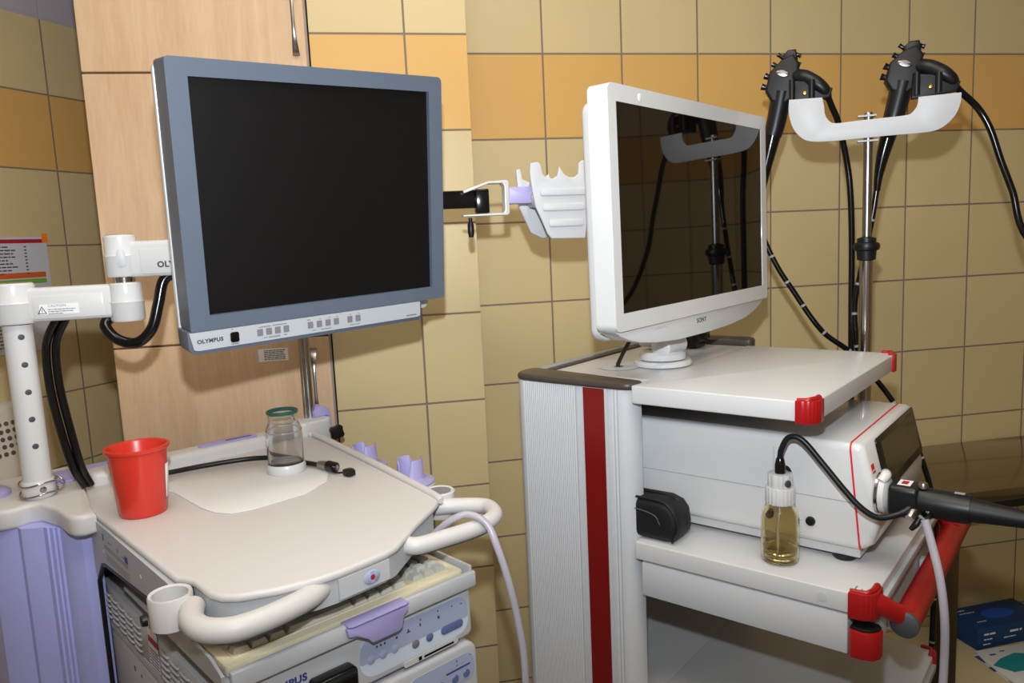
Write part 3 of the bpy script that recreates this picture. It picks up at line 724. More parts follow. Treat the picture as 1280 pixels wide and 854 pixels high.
pts = [((.0165 + (.0012 if (i // 3) % 2 else 0)) * math.cos(2 * PI * i / n), (.0165 + (.0012 if (i // 3) % 2 else 0)) * math.sin(2 * PI * i / n)) for i in range(n)]
add_prism(bm, pts, .099, .116, bev=.001); obj('upper_cap', bm, M['white'], wb)
lathe('tube_boot', M['blackg'], wb, [(0, .114), (.0075, .114), (.0078, .126), (.006, .134), (.004, .137), (0, .137)], n=24)
lathe('toggle', M['nickel'], wb, [(0, .003), (.0045, .002), (.005, 0)], mtx=Matrix(((0.76, 0, -.647, -.010), (-.647, 0, -.76, -.0145), (0, 1, 0, .106), (0, 0, 0, 1))), n=16)
tube('side_loop', M['black'], wb, [(.008, 0, .118), (.015, -.004, .120), (.019, -.008, .113), (.018, -.010, .102)], .0028, n=10)
tube('dip_tube', M['tubeclear'], wb, [(0, 0, .10), (-.003, .002, .06), (-.009, .0, .008)], .0018, n=8)
print_rows('graduation', M['inkgrey'], wb, Matrix(((0.5, 0, -.866, .0135), (-.866, 0, -.5, -.0234), (0, 1, 0, 0), (0, 0, 0, 1))), [(-.004, .004, .03 + k * .008, .0006) for k in range(4)])
hz = tube('water_hose', M['black'], None, [(0, 0, -.004), (0.0, -.002, .012), (.002, -.012, .030), (.003, -.030, .028), (.003, -.058, -.002), (.003, -.086, -.034), (.004, -.108, -.056), (.010, -.128, -.067), (.024, -.150, -.062), (.034, -.163, -.052)], .0042, n=14)
place(hz, 'black hose arching from the amber bottle cap to the connector', 'hose', SF, (0.050, 0.062, 1.1305))

# black pouch
pu = thing('black_pouch', 'small black zipped nylon pouch lying on trolley middle shelf behind fluted column', 'pouch', SF, (0.043, 0.305, 0.9765))
bm = bm_new()
add_prism(bm, [(-.1, .002), (.075, .001), (.090, .004), (.098, .014), (.100, .03), (.097, .05), (.088, .062), (.07, .068), (-.1, .066)][::-1], -.030, .026, mtx=Matrix(((0, 0, 1, 0), (-1, 0, 0, 0), (0, 1, 0, 0), (0, 0, 0, 1))), bev=.012, seg=4)
bod = obj('pouch_body', bm, M['fabric'], pu, ang=60)
for xx in (-.0285, .004):
    tube('piping', M['blackm'], bod, [(xx, .05, .066), (xx, -.06, .068), (xx - 0.0005, -.088, .058), (xx, -.0985, .03), (xx, -.09, .006)], .0022, n=8)
tube('zipper', M['darkgrey'], bod, [(-.0305, .06, .052), (-.0312, -.02, .050), (-.0308, -.060, .044), (-.0305, -.070, .030)], .0011, n=8)

# ------------------------------------------------------------------ scope hanger stand
hs_ = thing('endoscope_stand', 'chrome pole stand with white U-shaped hanger plate beside the right trolley', 'stand', BF)
hs_.location.z = bfz(0); hs_.scale = (BS,) * 3
tube('upper_pole', M['nickel'], hs_, [(0, 0, 1.40), (0, 0, 1.648)], .0078, n=24, smooth=False)
tube('lower_pole', M['chrome'], hs_, [(0, 0, 0.12), (0, 0, 1.405)], .0115, n=24, smooth=False)
lathe('pole_collar', M['black'], hs_, [(.0115, -.026), (.016, -.024), (.0175, -.008), (.0215, -.006), (.0235, .0), (.0215, .006), (.0165, .008), (.0165, .015), (.0085, .018)], (0, 0, 1.413))
pts = [(-.166, 1.676), (-.167, 1.655), (-.160, 1.632), (-.146, 1.615), (-.123, 1.604), (-.08, 1.603), (-.024, 1.606), (.04, 1.610), (.10, 1.613), (.131, 1.617), (.152, 1.628), (.168, 1.645), (.176, 1.665), (.177, 1.683),
       (.096, 1.6765), (.094, 1.662), (.086, 1.651), (.073, 1.645), (.024, 1.641), (-.029, 1.637), (-.068, 1.634), (-.082, 1.639), (-.090, 1.650), (-.092, 1.664), (-.096, 1.679)]
hp = prism('hanger_plate', M['white2'], hs_, [hx2(p.x, p.y) for p in smooth_path([(a, b, 0) for a, b in pts[0:14]], 4)[0] + smooth_path([(a, b, 0) for a, b in pts[14:]], 4)[0]], 0.010, 0.0135, mtx=FY, bev=.0006)
lathe('pole_cap', M['nickel'], hs_, [(0, .006), (.006, .005), (.008, .001), (.0078, -.002)], (0, 0, 1.648), n=24)
box('clamp', M['lightgrey'], hp, -.018, .012, -.0105, .0085, 1.645, 1.648); box('clamp', M['lightgrey'], hp, -.018, .016, -.0105, .0085, 1.601, 1.604)
bs = lathe('stand_base', M['white2'], hs_, [(0, .098), (.10, .098), (.10, .11), (.03, .12), (.0116, .128)], n=40)

def make_scope(dx, dz, label, cord, ins, grp='endoscopes on the hanger'):
    s = thing('endoscope', label, 'endoscope', BF, (-.150 + dx, .03, 1.70 + dz), grp)
    o_ = (.81 * (-.150 + dx - .038), 1.45 + (.25 + dz) * (1 - .31 * (-.150 + dx)))
    s.location = BF.w((o_[0] * BS, .038 * BS, bfz(o_[1]))); s.scale = (BS,) * 3
    def q(x, z, y=0.0):
        X, Z = x + dx, z + dz
        return (.81 * (X - .038) - o_[0], y, 1.45 + (Z - 1.45) * (1 - .31 * X) - o_[1])
    # control body: boxy upper, tapering grip
    def W2L(p): return BF.M.to_3x3().inverted() @ (p - s.location) / BS
    bp_ = [(-.120, 1.764), (-.146, 1.754), (-.172, 1.733), (-.182, 1.700), (-.168, 1.681), (-.140, 1.676), (-.116, 1.690), (-.110, 1.722), (-.106, 1.748)]
    body = prism('control_body', M['blackm'], s, [q(*p)[::2] for p in bp_], -.017, .017, mtx=FY, bev=.005, seg=3, ang=50)
    tube('grip', M['black'], s, [q(-.145, 1.700), q(-.152, 1.670), q(-.160, 1.640), q(-.166, 1.622)], [.0195, .0186, .0178, .0165], n=20)
    tube('bending_boot', M['blackg'], s, [q(-.165, 1.624), q(-.172, 1.600), q(-.182, 1.565), q(-.190, 1.528), q(-.193, 1.500)], [.0152, .0138, .0112, .0078, .0056], n=18)
    prism('head', M['black'], s, [q(-.146, 1.748)[::2], q(-.143, 1.763)[::2], q(-.132, 1.772)[::2], q(-.114, 1.774)[::2], q(-.110, 1.758)[::2], q(-.112, 1.742)[::2]], -.011, .011, mtx=FY, bev=.003, ang=50)
    for (x, z, x2, z2, r) in ((-.165, 1.722, -.183, 1.728, .0062), (-.170, 1.705, -.190, 1.709, .0062), (-.150, 1.742, -.166, 1.748, .005), (-.142, 1.758, -.154, 1.765, .004), (-.114, 1.765, -.103, 1.762, .0042), (-.113, 1.750, -.104, 1.747, .0042)):
        b = tube('button', M['blackg'], s, [q(x, z, -.006), q((x + x2) / 2, (z + z2) / 2, -.006), q(x2, z2, -.006)], [r, r * .8, r], n=14, smooth=False)
    bm = bm_new(); add_lathe(bm, [(0, .002), (.007, .0015), (.0085, 0)], n=24, mtx=at(*q(-.143, 1.730, -.0172), TY) @ Matrix.Rotation(math.radians(-18), 4, 'Z') @ Matrix.Diagonal((1.5, .75, 1, 1)))
    obj('nameplate', bm, M['nickel'], s)
    # cord boot
    tube('cord_boot', M['black'], s, [q(-.120, 1.728, -.002), q(-.096, 1.722, -.016), q(-.072, 1.711, -.026), q(-.053, 1.698, -.026), q(-.045, 1.685, -.018)], [.0130, .0145, .0130, .0108, .0070], n=18)
    tube('universal_cord', M['blackg'], s, [W2L(p) if isinstance(p, Vector) else q(*p) for p in cord], .0058, n=16)
    tube('insertion_tube', M['blackg'], s, [q(*p) if len(p) == 2 else q(p[0], p[1], p[2]) for p in ins], .0052, n=16)
    # depth marks
    P_, par_ = smooth_path([q(*p) if len(p) == 2 else q(p[0], p[1], p[2]) for p in ins], 6)
    acc = 0
    for a, b in zip(P_, P_[1:]):
        acc += (b - a).length
        if acc > 0.055:
            acc = 0; m_ = (b + a) / 2; d_ = (b - a).normalized() * .0022
            tube('depth_mark', M['midgrey'], s, [m_ - d_, m_ + d_], .00535, n=16, smooth=False)
    return s
def hook_block(dx, dz, label):
    h = thing('hanger_hook', label, 'hook', BF, (.81 * dx * BS, .012 * BS, bfz(1.45 + (.225 + dz) * (1 - .31 * dx))), 'hooks on the hanger plate')
    h.scale = (BS,) * 3
    bm = bm_new()
    add_prism(bm, [(-.036, -.012), (.034, -.006), (.040, .010), (.010, .024), (-.034, .032)], -.012, .006, mtx=FY, bev=.003); obj('rubber_block', bm, M['blackm'], h)
    for xx, zt in ((-.030, .030), (.004, .026)): tube('peg', M['black'], h, [(xx, -.019, -.008), (xx, -.019, zt)], .0055, n=14, smooth=False)
    bm = bm_new(); add_lathe(bm, [(0, .002), (.0028, .0015), (.0035, 0)], n=14, mtx=at(-.008, -.018, .004, TY)); obj('screw', bm, M['brass'], h)
    return h
hook_block(-.135 + .012, .010, 'black rubber hook block on left horn of the white hanger plate')
hook_block(.13, .017, 'black rubber hook block on right horn of the white hanger plate')
c1_ = [(-.047, 1.690, -.022), (-.037, 1.672, -.010), (-.022, 1.643), (-.004, 1.58, .012), (.006, 1.52, .016), (.011, 1.425, .02), (.012, 1.30, .02), (.014, 1.10, .02), (.018, .80, .02), (.03, .30, .02)]
i1_ = [(-.193, 1.505), (-.196, 1.47), (-.183, 1.43), (-.155, 1.382), (-.122, 1.339), (-.055, 1.256), (.013, 1.205, .01), (.084, 1.129, .005), (.129, 1.061), (.168, .976), (.192, .88), (.200, .70), (.195, .40)]
make_scope(0, 0, 'black endoscope hung on left horn of hanger, partly behind white monitor', c1_, i1_)
c2_ = [(-.047, 1.690, -.022), (-.032, 1.678, -.012), (.003, 1.650), (.028, 1.610), (.050, 1.55), (.074, 1.49), (.11, 1.39)] + [Vector(p) for p in ((1.36, -.66, 1.28), (1.40, -.80, 1.17), (1.33, -.98, 1.10), (1.18, -1.10, 1.075), (1.02, -1.16, 1.074), (.90, -1.160, 1.075), (.815, -1.112, 1.0765), (.785, -1.0785, 1.077))]
i2_ = [(-.193, 1.505), (-.200, 1.46), (-.212, 1.40), (-.226, 1.34), (-.236, 1.285), (-.232, 1.22, -.002), (-.222, 1.165, -.002), (-.214, 1.11, 0), (-.216, 1.00), (-.222, .6), (-.225, .3)]
make_scope(.254, .015, 'black endoscope hung on right horn of hanger, its cord curving off to the right', c2_, i2_)

# ------------------------------------------------------------------ left cart
lc = thing('workstation_trolley', 'white and lavender endoscopy workstation trolley with white bull handles at left', 'trolley', OF)
outline = [(0, .050), (.006, .044), (.011, .026), (.011, .0), (.012, -.020), (.018, -.038), (.033, -.052), (.067, -.068), (.112, -.080), (.137, -.082), (.169, -.080), (.207, -.077), (.227, -.071), (.287, -.028), (.345, .008), (.364, .022), (.376, .045), (.405, .25), (.438, .500), (.436, .540), (.02, .540), (-.004, .40)]
tr = prism('tray_top', M['tray'], lc, outline, 1.069, 1.0795, bev=.0045, seg=4, ang=50)
# raised lips at rear and right
bm = bm_new(); add_tube(bm, [(.366, .02, 1.0785), (.374, .05, 1.081), (.402, .25, 1.083), (.433, .50, 1.084), (.43, .535, 1.084)], [.004, .0055, .006, .006, .006], n=12); obj('side_lip', bm, M['tray'], tr)
rb = box('rear_bar', M['tray'], lc, .03, .406, .525, .575, 1.058, 1.102, bev=.010, seg=3)
prism('lavender_inlay', M['lav'], rb, rrect(.215, .325, .535, .566, .012), 1.1019, 1.104, bev=.0008)
box('inlay_slot', M['inkblue'], rb, .265, .315, .548, .553, 1.104, 1.1045)
# front apron under the tray between handles
apr = [(.012, .0), (.018, -.034), (.034, -.048), (.067, -.064), (.112, -.0765), (.137, -.0785), (.205, -.0740), (.225, -.068), (.285, -.025), (.345, .012), (.350, .03), (.012, .03)]
ap = prism('front_apron', M['lightgrey'], lc, apr, 1.040, 1.0695, ang=40)
prism('emblem_panel', M['white2'], ap, [(.137, -.0825), (.210, -.0775), (.212, -.070), (.137, -.073)], 1.044, 1.0690)
TYr = Matrix.Rotation(math.radians(1.9), 4, 'Z')
em = lathe('emblem', M['panelblue'], ap, [(0, .0012), (.0105, .001), (.012, 0)], mtx=at(.183, -.0806, 1.0570, TY @ Matrix.Rotation(math.radians(4), 4, 'Y')) @ Matrix.Diagonal((1, .72, 1, 1)), n=32)
bm = bm_new(); add_lathe(bm, [(0, .0016), (.0022, .0014), (.0034, .0011)], n=16, mtx=at(.183, -.0808, 1.0570, TY)); obj('emblem_dot', bm, M['crimson'], em)
# side skirt with arched opening
sk_ = prism('side_skirt', M['lightgrey'], lc, [(.053, 1.0695), (.10, 1.0695), (.405, 1.0695), (.407, .985), (.400, .975), (.385, .988), (.368, 1.006), (.345, 1.012), (.10, 1.028), (.053, 1.021)][::-1], -0.006, 0.0015, mtx=FX)
tube('opening_trim', M['black'], sk_, [(-.0035, .055, 1.0190), (-.0035, .10, 1.0255), (-.0035, .34, 1.0095), (-.0035, .366, 1.0035), (-.0035, .385, .984), (-.0035, .3995, .969), (-.0035, .399, .80), (-.0035, .395, .20)], .0036, n=8, smooth=False)
rows = []
for k in range(2): rows += words(-.335, -.225, 1.043 - k * .0035, .0011, rnd)
for k in range(3): rows += words(-.330, -.222, 1.030 - k * .004 + .0, .0011, rnd)
print_rows('print', M['inkgrey'], sk_, at(-.0062, 0, 0, TX), rows + [(-.315, -.298, 1.052, .002), (-.272, -.266, 1.050, .005), (-.25, -.236, 1.049, .0015)])
print_rows('blue_marks', M['inkblue'], sk_, at(-.0062, 0, 0, TX), [(-.341, -.337, 1.049, .010), (-.236, -.224, 1.046, .009)])
print_rows('pegs', M['label'], sk_, at(-.0064, 0, 0, TX), [(-.172, -.168, 1.044, .004), (-.345, -.341, 1.030, .004)])
# cup ring at front-left corner, knob and left handle
rg = lathe('cup_ring', M['tray'], lc, [(.0195, 1.074), (.0230, 1.0755), (.0242, 1.073), (.0232, 1.038), (.0150, 1.036), (.0150, 1.040), (.0190, 1.042)], (-.0165, .024, 0), n=40, closed=True)
box('ring_bracket', M['white2'], rg, -.022, .004, .044, .066, 1.032, 1.064, bev=.002)
lathe('ring_knob', M['black'], rg, [(0, .006), (.006, .005), (.0075, 0)], mtx=Matrix(((0, 0, -1, -.040), (0, 1, 0, .040), (1, 0, 0, 1.046), (0, 0, 0, 1))), n=16)
def handle(pts, r=.0125):
    h = tube('bull_handle', M['tray'], lc, pts, r, n=24, sub=8)
    return h
h1 = handle([(.000, .002, 1.059), (-.007, -.012, 1.060), (-.014, -.034, 1.060), (-.013, -.057, 1.060), (-.003, -.074, 1.060), (.017, -.086, 1.060), (.056, -.087, 1.060), (.100, -.078, 1.060), (.129, -.061, 1.060), (.144, -.043, 1.061), (.144, -.024, 1.062), (.134, -.008, 1.060)], .0133)
tube('handle_seam', M['ink'], h1, [(-.018, -.055, 1.0478), (-.004, -.078, 1.0470), (.017, -.091, 1.0468), (.056, -.092, 1.0468), (.100, -.083, 1.0470), (.130, -.066, 1.0475)], .0009, n=6)
h2 = handle([(.232, -.010, 1.062), (.252, -.028, 1.062), (.260, -.040, 1.062), (.272, -.054, 1.061), (.313, -.061, 1.061), (.364, -.065, 1.061), (.404, -.053, 1.061), (.423, -.029, 1.061), (.425, -.005, 1.061), (.400, .026, 1.061), (.375, .046, 1.060)], .0115)
tube('handle_seam', M['ink'], h2, [(.262, -.047, 1.0508), (.274, -.059, 1.0500), (.313, -.066, 1.0500), (.364, -.070, 1.0500), (.392, -.063, 1.0502)], .0008, n=6)
r2 = lathe('cup_ring', M['tray'], lc, [(0, 1.040), (.0225, 1.040), (.024, 1.045), (.024, 1.078), (.022, 1.080), (.0185, 1.0785), (0, 1.0785)], (.394, .060, 0), n=36)
lathe('magnet_disc', M['btngrey'], r2, [(.0, 1.0805), (.012, 1.0803), (.0180, 1.079)], (.394, .060, 0), n=32)
# cup holders on the right side rail
rail = box('side_rail', M['white2'], lc, .415, .480, .18, .46, 1.020, 1.030, bev=.003)
CUPA = (.466, .390, 1.036); CUPB = (.466, .240, 1.036)
def scope_cup(x, y, z):
    """flanged cradle: a thin collar cut by a deep U towards the tray and a shallow dip behind"""
    n = 96; H = .044; t = bmesh.new(); rin, rout = .0200, .0225
    def hgt(a):
        h = H
        for ctr, wd, dp in ((203, 42, .030), (20, 40, .014)):
            d = abs((a - ctr + 180) % 360 - 180)
            if d < wd: h -= dp * (0.5 + 0.5 * math.cos(PI * (d / wd) ** 2))
        return h
    rings = []
    for i in range(n):
        a = 360 * i / n; c, s_ = math.cos(math.radians(a)), math.sin(math.radians(a)); h = hgt(a)
        prof = [(rin, .001), (rin, h - .001), (rin + .0008, h), (rout - .0008, h), (rout, h - .001), (rout + .0012, .010), (rout + .004, .0065), (.041, .0045), (.0425, .002), (.041, 0), (rin, 0)]
        rings.append([t.verts.new((x + r * c, y + r * s_, z + zz)) for r, zz in prof])
    for i in range(n):
        a, b = rings[i], rings[(i + 1) % n]
        for k in range(len(a)): t.faces.new((a[k], b[k], b[(k + 1) % len(a)], a[(k + 1) % len(a)]))
    bmesh.ops.recalc_face_normals(t, faces=t.faces[:])
    c = obj('cup_holder', t, M['lav'], lc, 50)
    lathe('cup_flange', M['tray'], c, [(.026, -.005), (.042, -.005), (.0435, -.003), (.0425, -.0002), (.026, -.0002)], (x, y, z), n=40, closed=True)
    return c
scope_cup(CUPA[0], CUPA[1], CUPA[2]); scope_cup(CUPB[0], CUPB[1], CUPB[2])
# keyboard drawer
kd = prism('keyboard_drawer', M['lightgrey'], lc, rrect(.003, .356, -.056, .30, .004), .984, .987)
box('drawer_front_lip', M['white2'], kd, .010, .356, -.066, -.056, .979, 1.001, bev=.003)
prism('drawer_side', M['lightgrey'], kd, [(-.060, .985), (-.055, .985), (.13, .985), (.13, 1.012), (-.03, 1.010), (-.062, 1.0)], .0005, .004, mtx=FX)
box('drawer_side', M['white2'], kd, .352, .356, -.056, .25, .985, 1.006)
pull = prism('drawer_pull', M['lav'], kd, [(.148, .9985), (.238, .9985), (.236, .990), (.230, .987), (.226, .972), (.220, .969), (.182, .969), (.176, .976), (.160, .986), (.150, .988)][::-1], .0665, .074, mtx=FY, bev=.002, seg=2)
prism('pull_top', M['lav'], pull, [(.150, -.055), (.238, -.055), (.238, -.073), (.232, -.076), (.156, -.076), (.150, -.073)], 1.0, 1.0025, bev=.001)
# trolley body: lavender column
colpts = [(.004, .404), (-.006, .410), (-.018, .413), (-.030, .424), (-.038, .436), (-.0395, .442), (-.043, .442), (-.045, .448), (-.048, .448), (-.051, .455), (-.054, .455), (-.057, .464), (-.072, .474), (-.083, .484), (-.085, .496), (-.098, .504), (-.118, .526), (-.128, .56), (-.125, .66), (-.10, .69), (.004, .69)]
cl_ = prism('lavender_column', M['lavmetal'], lc, colpts[::-1], .12, 1.052, ang=22)
cappts = [(-.004, .372), (-.022, .371), (-.033, .378), (-.038, .395), (-.040, .44), (-.052, .492), (-.066, .500), (-.085, .492), (-.110, .498), (-.130, .53), (-.137, .60), (-.13, .67), (-.10, .70), (.05, .70), (.05, .545), (.02, .54), (.0, .41)]
cap2 = prism('column_cap', M['tray'], lc, cappts[::-1], 1.050, 1.083, bev=.007, seg=4, ang=50)
prism('cap_inlay', M['lav'], cap2, rrect(-.02, .10, .58, .66, .015), 1.083, 1.0865, bev=.001)
lathe('lavender_disc', M['lav'], cap2, [(0, .012), (.030, .011), (.036, .006), (.036, .0)], (-.108, .60, 1.083), n=36)
bm = bm_new(); pts = [((.015 if i % 2 else .0125) * math.cos(2 * PI * i / 12), (.015 if i % 2 else .0125) * math.sin(2 * PI * i / 12)) for i in range(12)]
add_prism(bm, pts, 0, .016, mtx=Matrix(((0, 0, -.87, -.112), (.7, .7, -.5, .498), (-.7, .7, 0, 1.058), (0, 0, 0, 1))), bev=.003); obj('clamp_knob', bm, M['black'], cap2)
bs_ = prism('base', M['white2'], lc, rrect(-.10, .48, -.10, .62, .04), .09, .13, bev=.01)
for cx, cy in ((-.06, -.06), (.42, -.06), (-.06, .57), (.44, .57)):
    k = lathe('caster', M['darkgrey'], lc, [(0, -.012), (.036, -.012), (.045, -.006), (.045, .006), (.036, .012), (0, .012)], mtx=Matrix(((0, 0, 1, cx), (0, 1, 0, cy), (-1, 0, 0, 0.045), (0, 0, 0, 1))), n=28)
    box('fork', M['lightgrey'], k, cx - .018, cx + .018, cy - .02, cy + .02, 0.085, 0.10)
for xx in (.36,):
    box('side_post', M['white2'], lc, xx + .002, xx + .022, .36, .42, .13, 1.058, bev=.003)
box('inner_back_panel', M['midgrey'], lc, .006, .36, .470, .48, .13, 1.057)
dk1 = box('processor_deck', M['lightgrey'], lc, .0055, .36, .0, .47, .888, .898)
dk2 = box('lower_deck', M['lightgrey'], lc, .0055, .36, .0, .47, .690, .700)

# keyboard on drawer
kb = thing('keyboard', 'ivory computer keyboard with grey keys in the pull-out drawer of left trolley', 'keyboard', OF, (.012, -.048, .9875))
prism('case', M['ivory'], kb, rrect(0, .336, 0, .125, .006), 0, .013, bev=.003, seg=2)
prism('key_well', M['ivory'], kb, rrect(.012, .324, .014, .116, .004), .0125, .0142)
rndk = random.Random(5)
def keyrow(y, xs, m, nm):
    bm = bm_new()
    for (a, b) in xs:
        t = bmesh.new(); bmesh.ops.create_cube(t, size=1)
        for v in t.verts:
            top = v.co.z > 0; s = .72 if top else 1
            v.co = Vector(((a + b) / 2 + v.co.x * (b - a - .0016) * (s if b - a < .03 else .9 if top else 1), y + .0085 + v.co.y * .0158 * (.78 if top else 1), .0175 + v.co.z * .007))
        merge(bm, t)
    return obj(nm, bm, m, kb, ang=20, bev=.0006)
def keys(x0, n, wd): return [(x0 + i * wd, x0 + (i + 1) * wd) for i in range(n)]
# front row: one mesh per visible row
keyrow(.016, keys(.014, 3, .022) + [(.080, .172)] + keys(.172, 4, .02) + keys(.262, 3, .019), M['keys'], 'key_row')
for k in range(1, 5): keyrow(.016 + k * .0182, keys(.014, 12, .0178) + [(.2276, .257)] + (keys(.262, 3, .019)), M['keys'] if k < 2 else M['keysdk'], 'key_row')

# video processor with louvered side
vp = thing('video_processor', 'light grey video processor with louvred side, blue control panel and buttons', 'medical device', OF, (.178, .20, .898))
qx, qy, qz = .178, .20, .898
chs = box('chassis', M['lightgrey'], vp, .006 - qx, .346 - qx, -.035 - qy, .44 - qy, .003, .955 - qz, bev=.002)
bz = prism('front_panel', M['white2'], vp, rrect(.010 - qx, .354 - qx, .006, .9775 - qz, (.006, .010, .012, .006)), .035 + qy, .054 + qy, mtx=FY, bev=.005, seg=3, ang=50)
def louvres(parent, ys, zs, x, m, w_=.029):
    bm = bm_new()
    for y in ys:
        for z in zs:
            add_tube(bm, [(x + .0006, y + w_ / 2, z), (x - .0018, y + w_ / 2 - .004, z), (x - .0018, y - w_ / 2 + .004, z), (x + .0006, y - w_ / 2, z)], .0019, n=8, sub=3)
    return obj('louvres', bm, m, parent, 60)
louvres(chs, [(.405 - k * .036) - qy for k in range(5)], [.0095 + k * .0088 for k in range(5)], .006 - qx, M['lightgrey'])
louvres(chs, [(.148 - k * .036) - qy for k in range(4)], [.0095 + k * .0088 for k in range(5)], .006 - qx, M['lightgrey'])
lb_ = print_rows('warning_label', M['label'], chs, at(.0056 - qx, 0, 0, TX), [(-(.214 - qy), -(.172 - qy), .004, .056)])
print_rows('red_band', M['crimson'], lb_, at(.0052 - qx, 0, 0, TX), [(-(.212 - qy), -(.174 - qy), .040, .009)])
rows = []
for k in range(6): rows += words(-(.211 - qy), -(.176 - qy), .008 + k * .0045, .0012, rnd)
print_rows('print', M['inkblue'], lb_, at(.0052 - qx, 0, 0, TX), rows + [(-(.1725 - qy), -(.1715 - qy), .0, .066)])
yf = -(.0545 + qy)
pnl = prism('control_panel', M['panellight'], bz, rrect(.172 - qx, .346 - qx, .913 - qz, .968 - qz, (.022, .018, .020, .022)), .0540 + qy, .0546 + qy, mtx=FY)
prism('panel_tint', M['panelblue'], pnl, rrect(.172 - qx, .346 - qx, .934 - qz, .968 - qz, (.004, .004, .020, .022)), .0546 + qy, .0550 + qy, mtx=FY)
def btn(x, z, r, m, nm='button'): return lathe(nm, m, bz, [(0, .0016), (r * .85, .0014), (r, .0008), (r, 0)], mtx=at(x - qx, -(.0549 + qy), z - qz, TY), n=24)
for x, z in ((.188, .937), (.206, .937), (.224, .937)): btn(x, z, .0058, M['panelblue'])
btn(.256, .930, .0058, M['btngrey']); btn(.279, .930, .0058, M['btnblue'])
prism('rocker_button', M['btnblue'], bz, rrect(.298 - qx, .336 - qx, .924 - qz, .936 - qz, .0058), .0549 + qy, .0563 + qy, mtx=FY, bev=.0005)
rows = [(.196 + k * .006 - qx, .1985 + k * .006 - qx, .949 - qz, .003) for k in range(3)] + [(.226 - qx, .229 - qx, .949 - qz, .003), (.243 - qx, .249 - qx, .950 - qz, .0012), (.245 - qx, .247 - qx, .9515 - qz, .003), (.264 - qx, .266 - qx, .951 - qz, .004), (.265 - qx, .267 - qx, .959 - qz, .002), (.294 - qx, .297 - qx, .950 - qz, .004), (.294 - qx, .296 - qx, .960 - qz, .002), (.318 - qx, .3195 - qx, .958 - qz, .002), (.334 - qx, .336 - qx, .956 - qz, .0015)]
print_rows('panel_marks', M['ink'], pnl, at(0, -(.0550 + qy), 0, TY), rows)
slo = prism('card_slot_trim', M['white'], bz, rrect(.236 - qx, .326 - qx, .9035 - qz, .9115 - qz, .003), .0535 + qy, .0556 + qy, mtx=FY)
box('card_slot', M['blackg'], slo, .268 - qx, .318 - qx, yf - .0016, yf - .001, .9058 - qz, .9085 - qz)
box('usb_slot', M['blackg'], slo, .259 - qx, .264 - qx, yf - .0016, yf - .001, .905 - qz, .910 - qz)
text('maker_lettering', 'OLYMPUS', .0125, M['inkblue'], bz, at(.040 - qx, yf + .0, .9500 - qz, TY), bold=.0005, sx=1.05)
vk = prism('connector_socket', M['blackg'], bz, rrect(.100 - qx, .158 - qx, .905 - qz, .951 - qz, .006), .054 + qy, .078 + qy, mtx=FY, bev=.006, seg=3)
box('socket_ridge', M['blackm'], vk, .104 - qx, .152 - qx, -(.084 + qy), -(.074 + qy), .944 - qz, .949 - qz, bev=.001)
lathe('side_plug', M['black'], chs, [(0, .010), (.018, .009), (.021, .0)], mtx=Matrix(((0, 0, -1, .006 - qx), (0, 1, 0, -.012 - qy), (1, 0, 0, .030), (0, 0, 0, 1))), n=24)

ls = thing('light_source', 'lower white light source unit beneath the video processor on left trolley', 'medical device', OF, (.178, .20, .7005))
rz = .7005
ch2 = box('chassis', M['lightgrey'], ls, .006 - qx, .346 - qx, -.035 - qy, .44 - qy, .003, .884 - rz, bev=.003)
b2 = prism('front_panel', M['white2'], ls, rrect(.010 - qx, .357 - qx, .006, .8975 - rz, (.006, .010, .018, .006)), .035 + qy, .058 + qy, mtx=FY, bev=.005, seg=3, ang=50)
p2 = prism('control_panel', M['panelblue'], b2, rrect(.235 - qx, .350 - qx, .845 - rz, .885 - rz, (.012, .012, .018, .018)), .0580 + qy, .0587 + qy, mtx=FY)
print_rows('panel_marks', M['inkblue'], p2, at(0, -(.0587 + qy), 0, TY), [(.300 - qx, .342 - qx, .866 - rz, .0025), (.318 - qx, .3195 - qx, .878 - rz, .003), (.342 - qx, .3435 - qx, .879 - rz, .0015), (.318 - qx, .320 - qx, .8725 - rz, .0015)])
for x in (.29, .315, .335): lathe('button', M['btnblue'], b2, [(0, .0016), (.005, .0014), (.006, 0)], mtx=at(x - qx, -(.0587 + qy), .855 - rz, TY), n=20)
print_rows('side_seam', M['white2'], ch2, at(.0056 - qx, 0, 0, TX), [(-(.40 - qy), -(-.0 - qy), .882 - rz - .004, .001)])
print_rows('side_marks', M['inkblue'], ch2, at(.0056 - qx, 0, 0, TX), [(-(.300 - qy), -(.296 - qy), .858 - rz, .008), (-(.270 - qy), -(.266 - qy), .860 - rz, .004)])

# ---- post, arm and monitor of the left cart
pw = (-.045, .531)
PW = OF.w((pw[0], pw[1], 0))
ps = thing('swing_arm_stand', 'white perforated post with double-jointed swing arm carrying the slate-blue framed monitor', 'monitor stand', l=(PW.x, PW.y, 1.0835))
pd = Vector((CAM.x - OF.w((pw[0], pw[1], 0)).x, CAM.y - OF.w((pw[0], pw[1], 0)).y, 0)).normalized()
la = math.atan2(pd.y, pd.x)
pole_o = tube('tube', M['gloss_white'], ps, [(0, 0, 0.0), (0, 0, .275)], .0205, n=40, smooth=False)
for k in range(5):
    z = .085 + k * .043; d = Vector((math.cos(la + .15), math.sin(la + .15), 0)); m_ = Matrix.Translation(Vector((0, 0, z)) + d * .0202) @ d.to_track_quat('Z', 'Y').to_matrix().to_4x4()
    lathe('peg_hole', M['darkgrey'], pole_o, [(0, .0004), (.0036, .0006), (.0046, .0002)], mtx=m_, n=16)
cr = lathe('collar', M['gloss_white'], ps, [(.0205, .002), (.0225, .002), (.0235, .004), (.0235, .026), (.0225, .028), (.0205, .028)], n=36, closed=True)
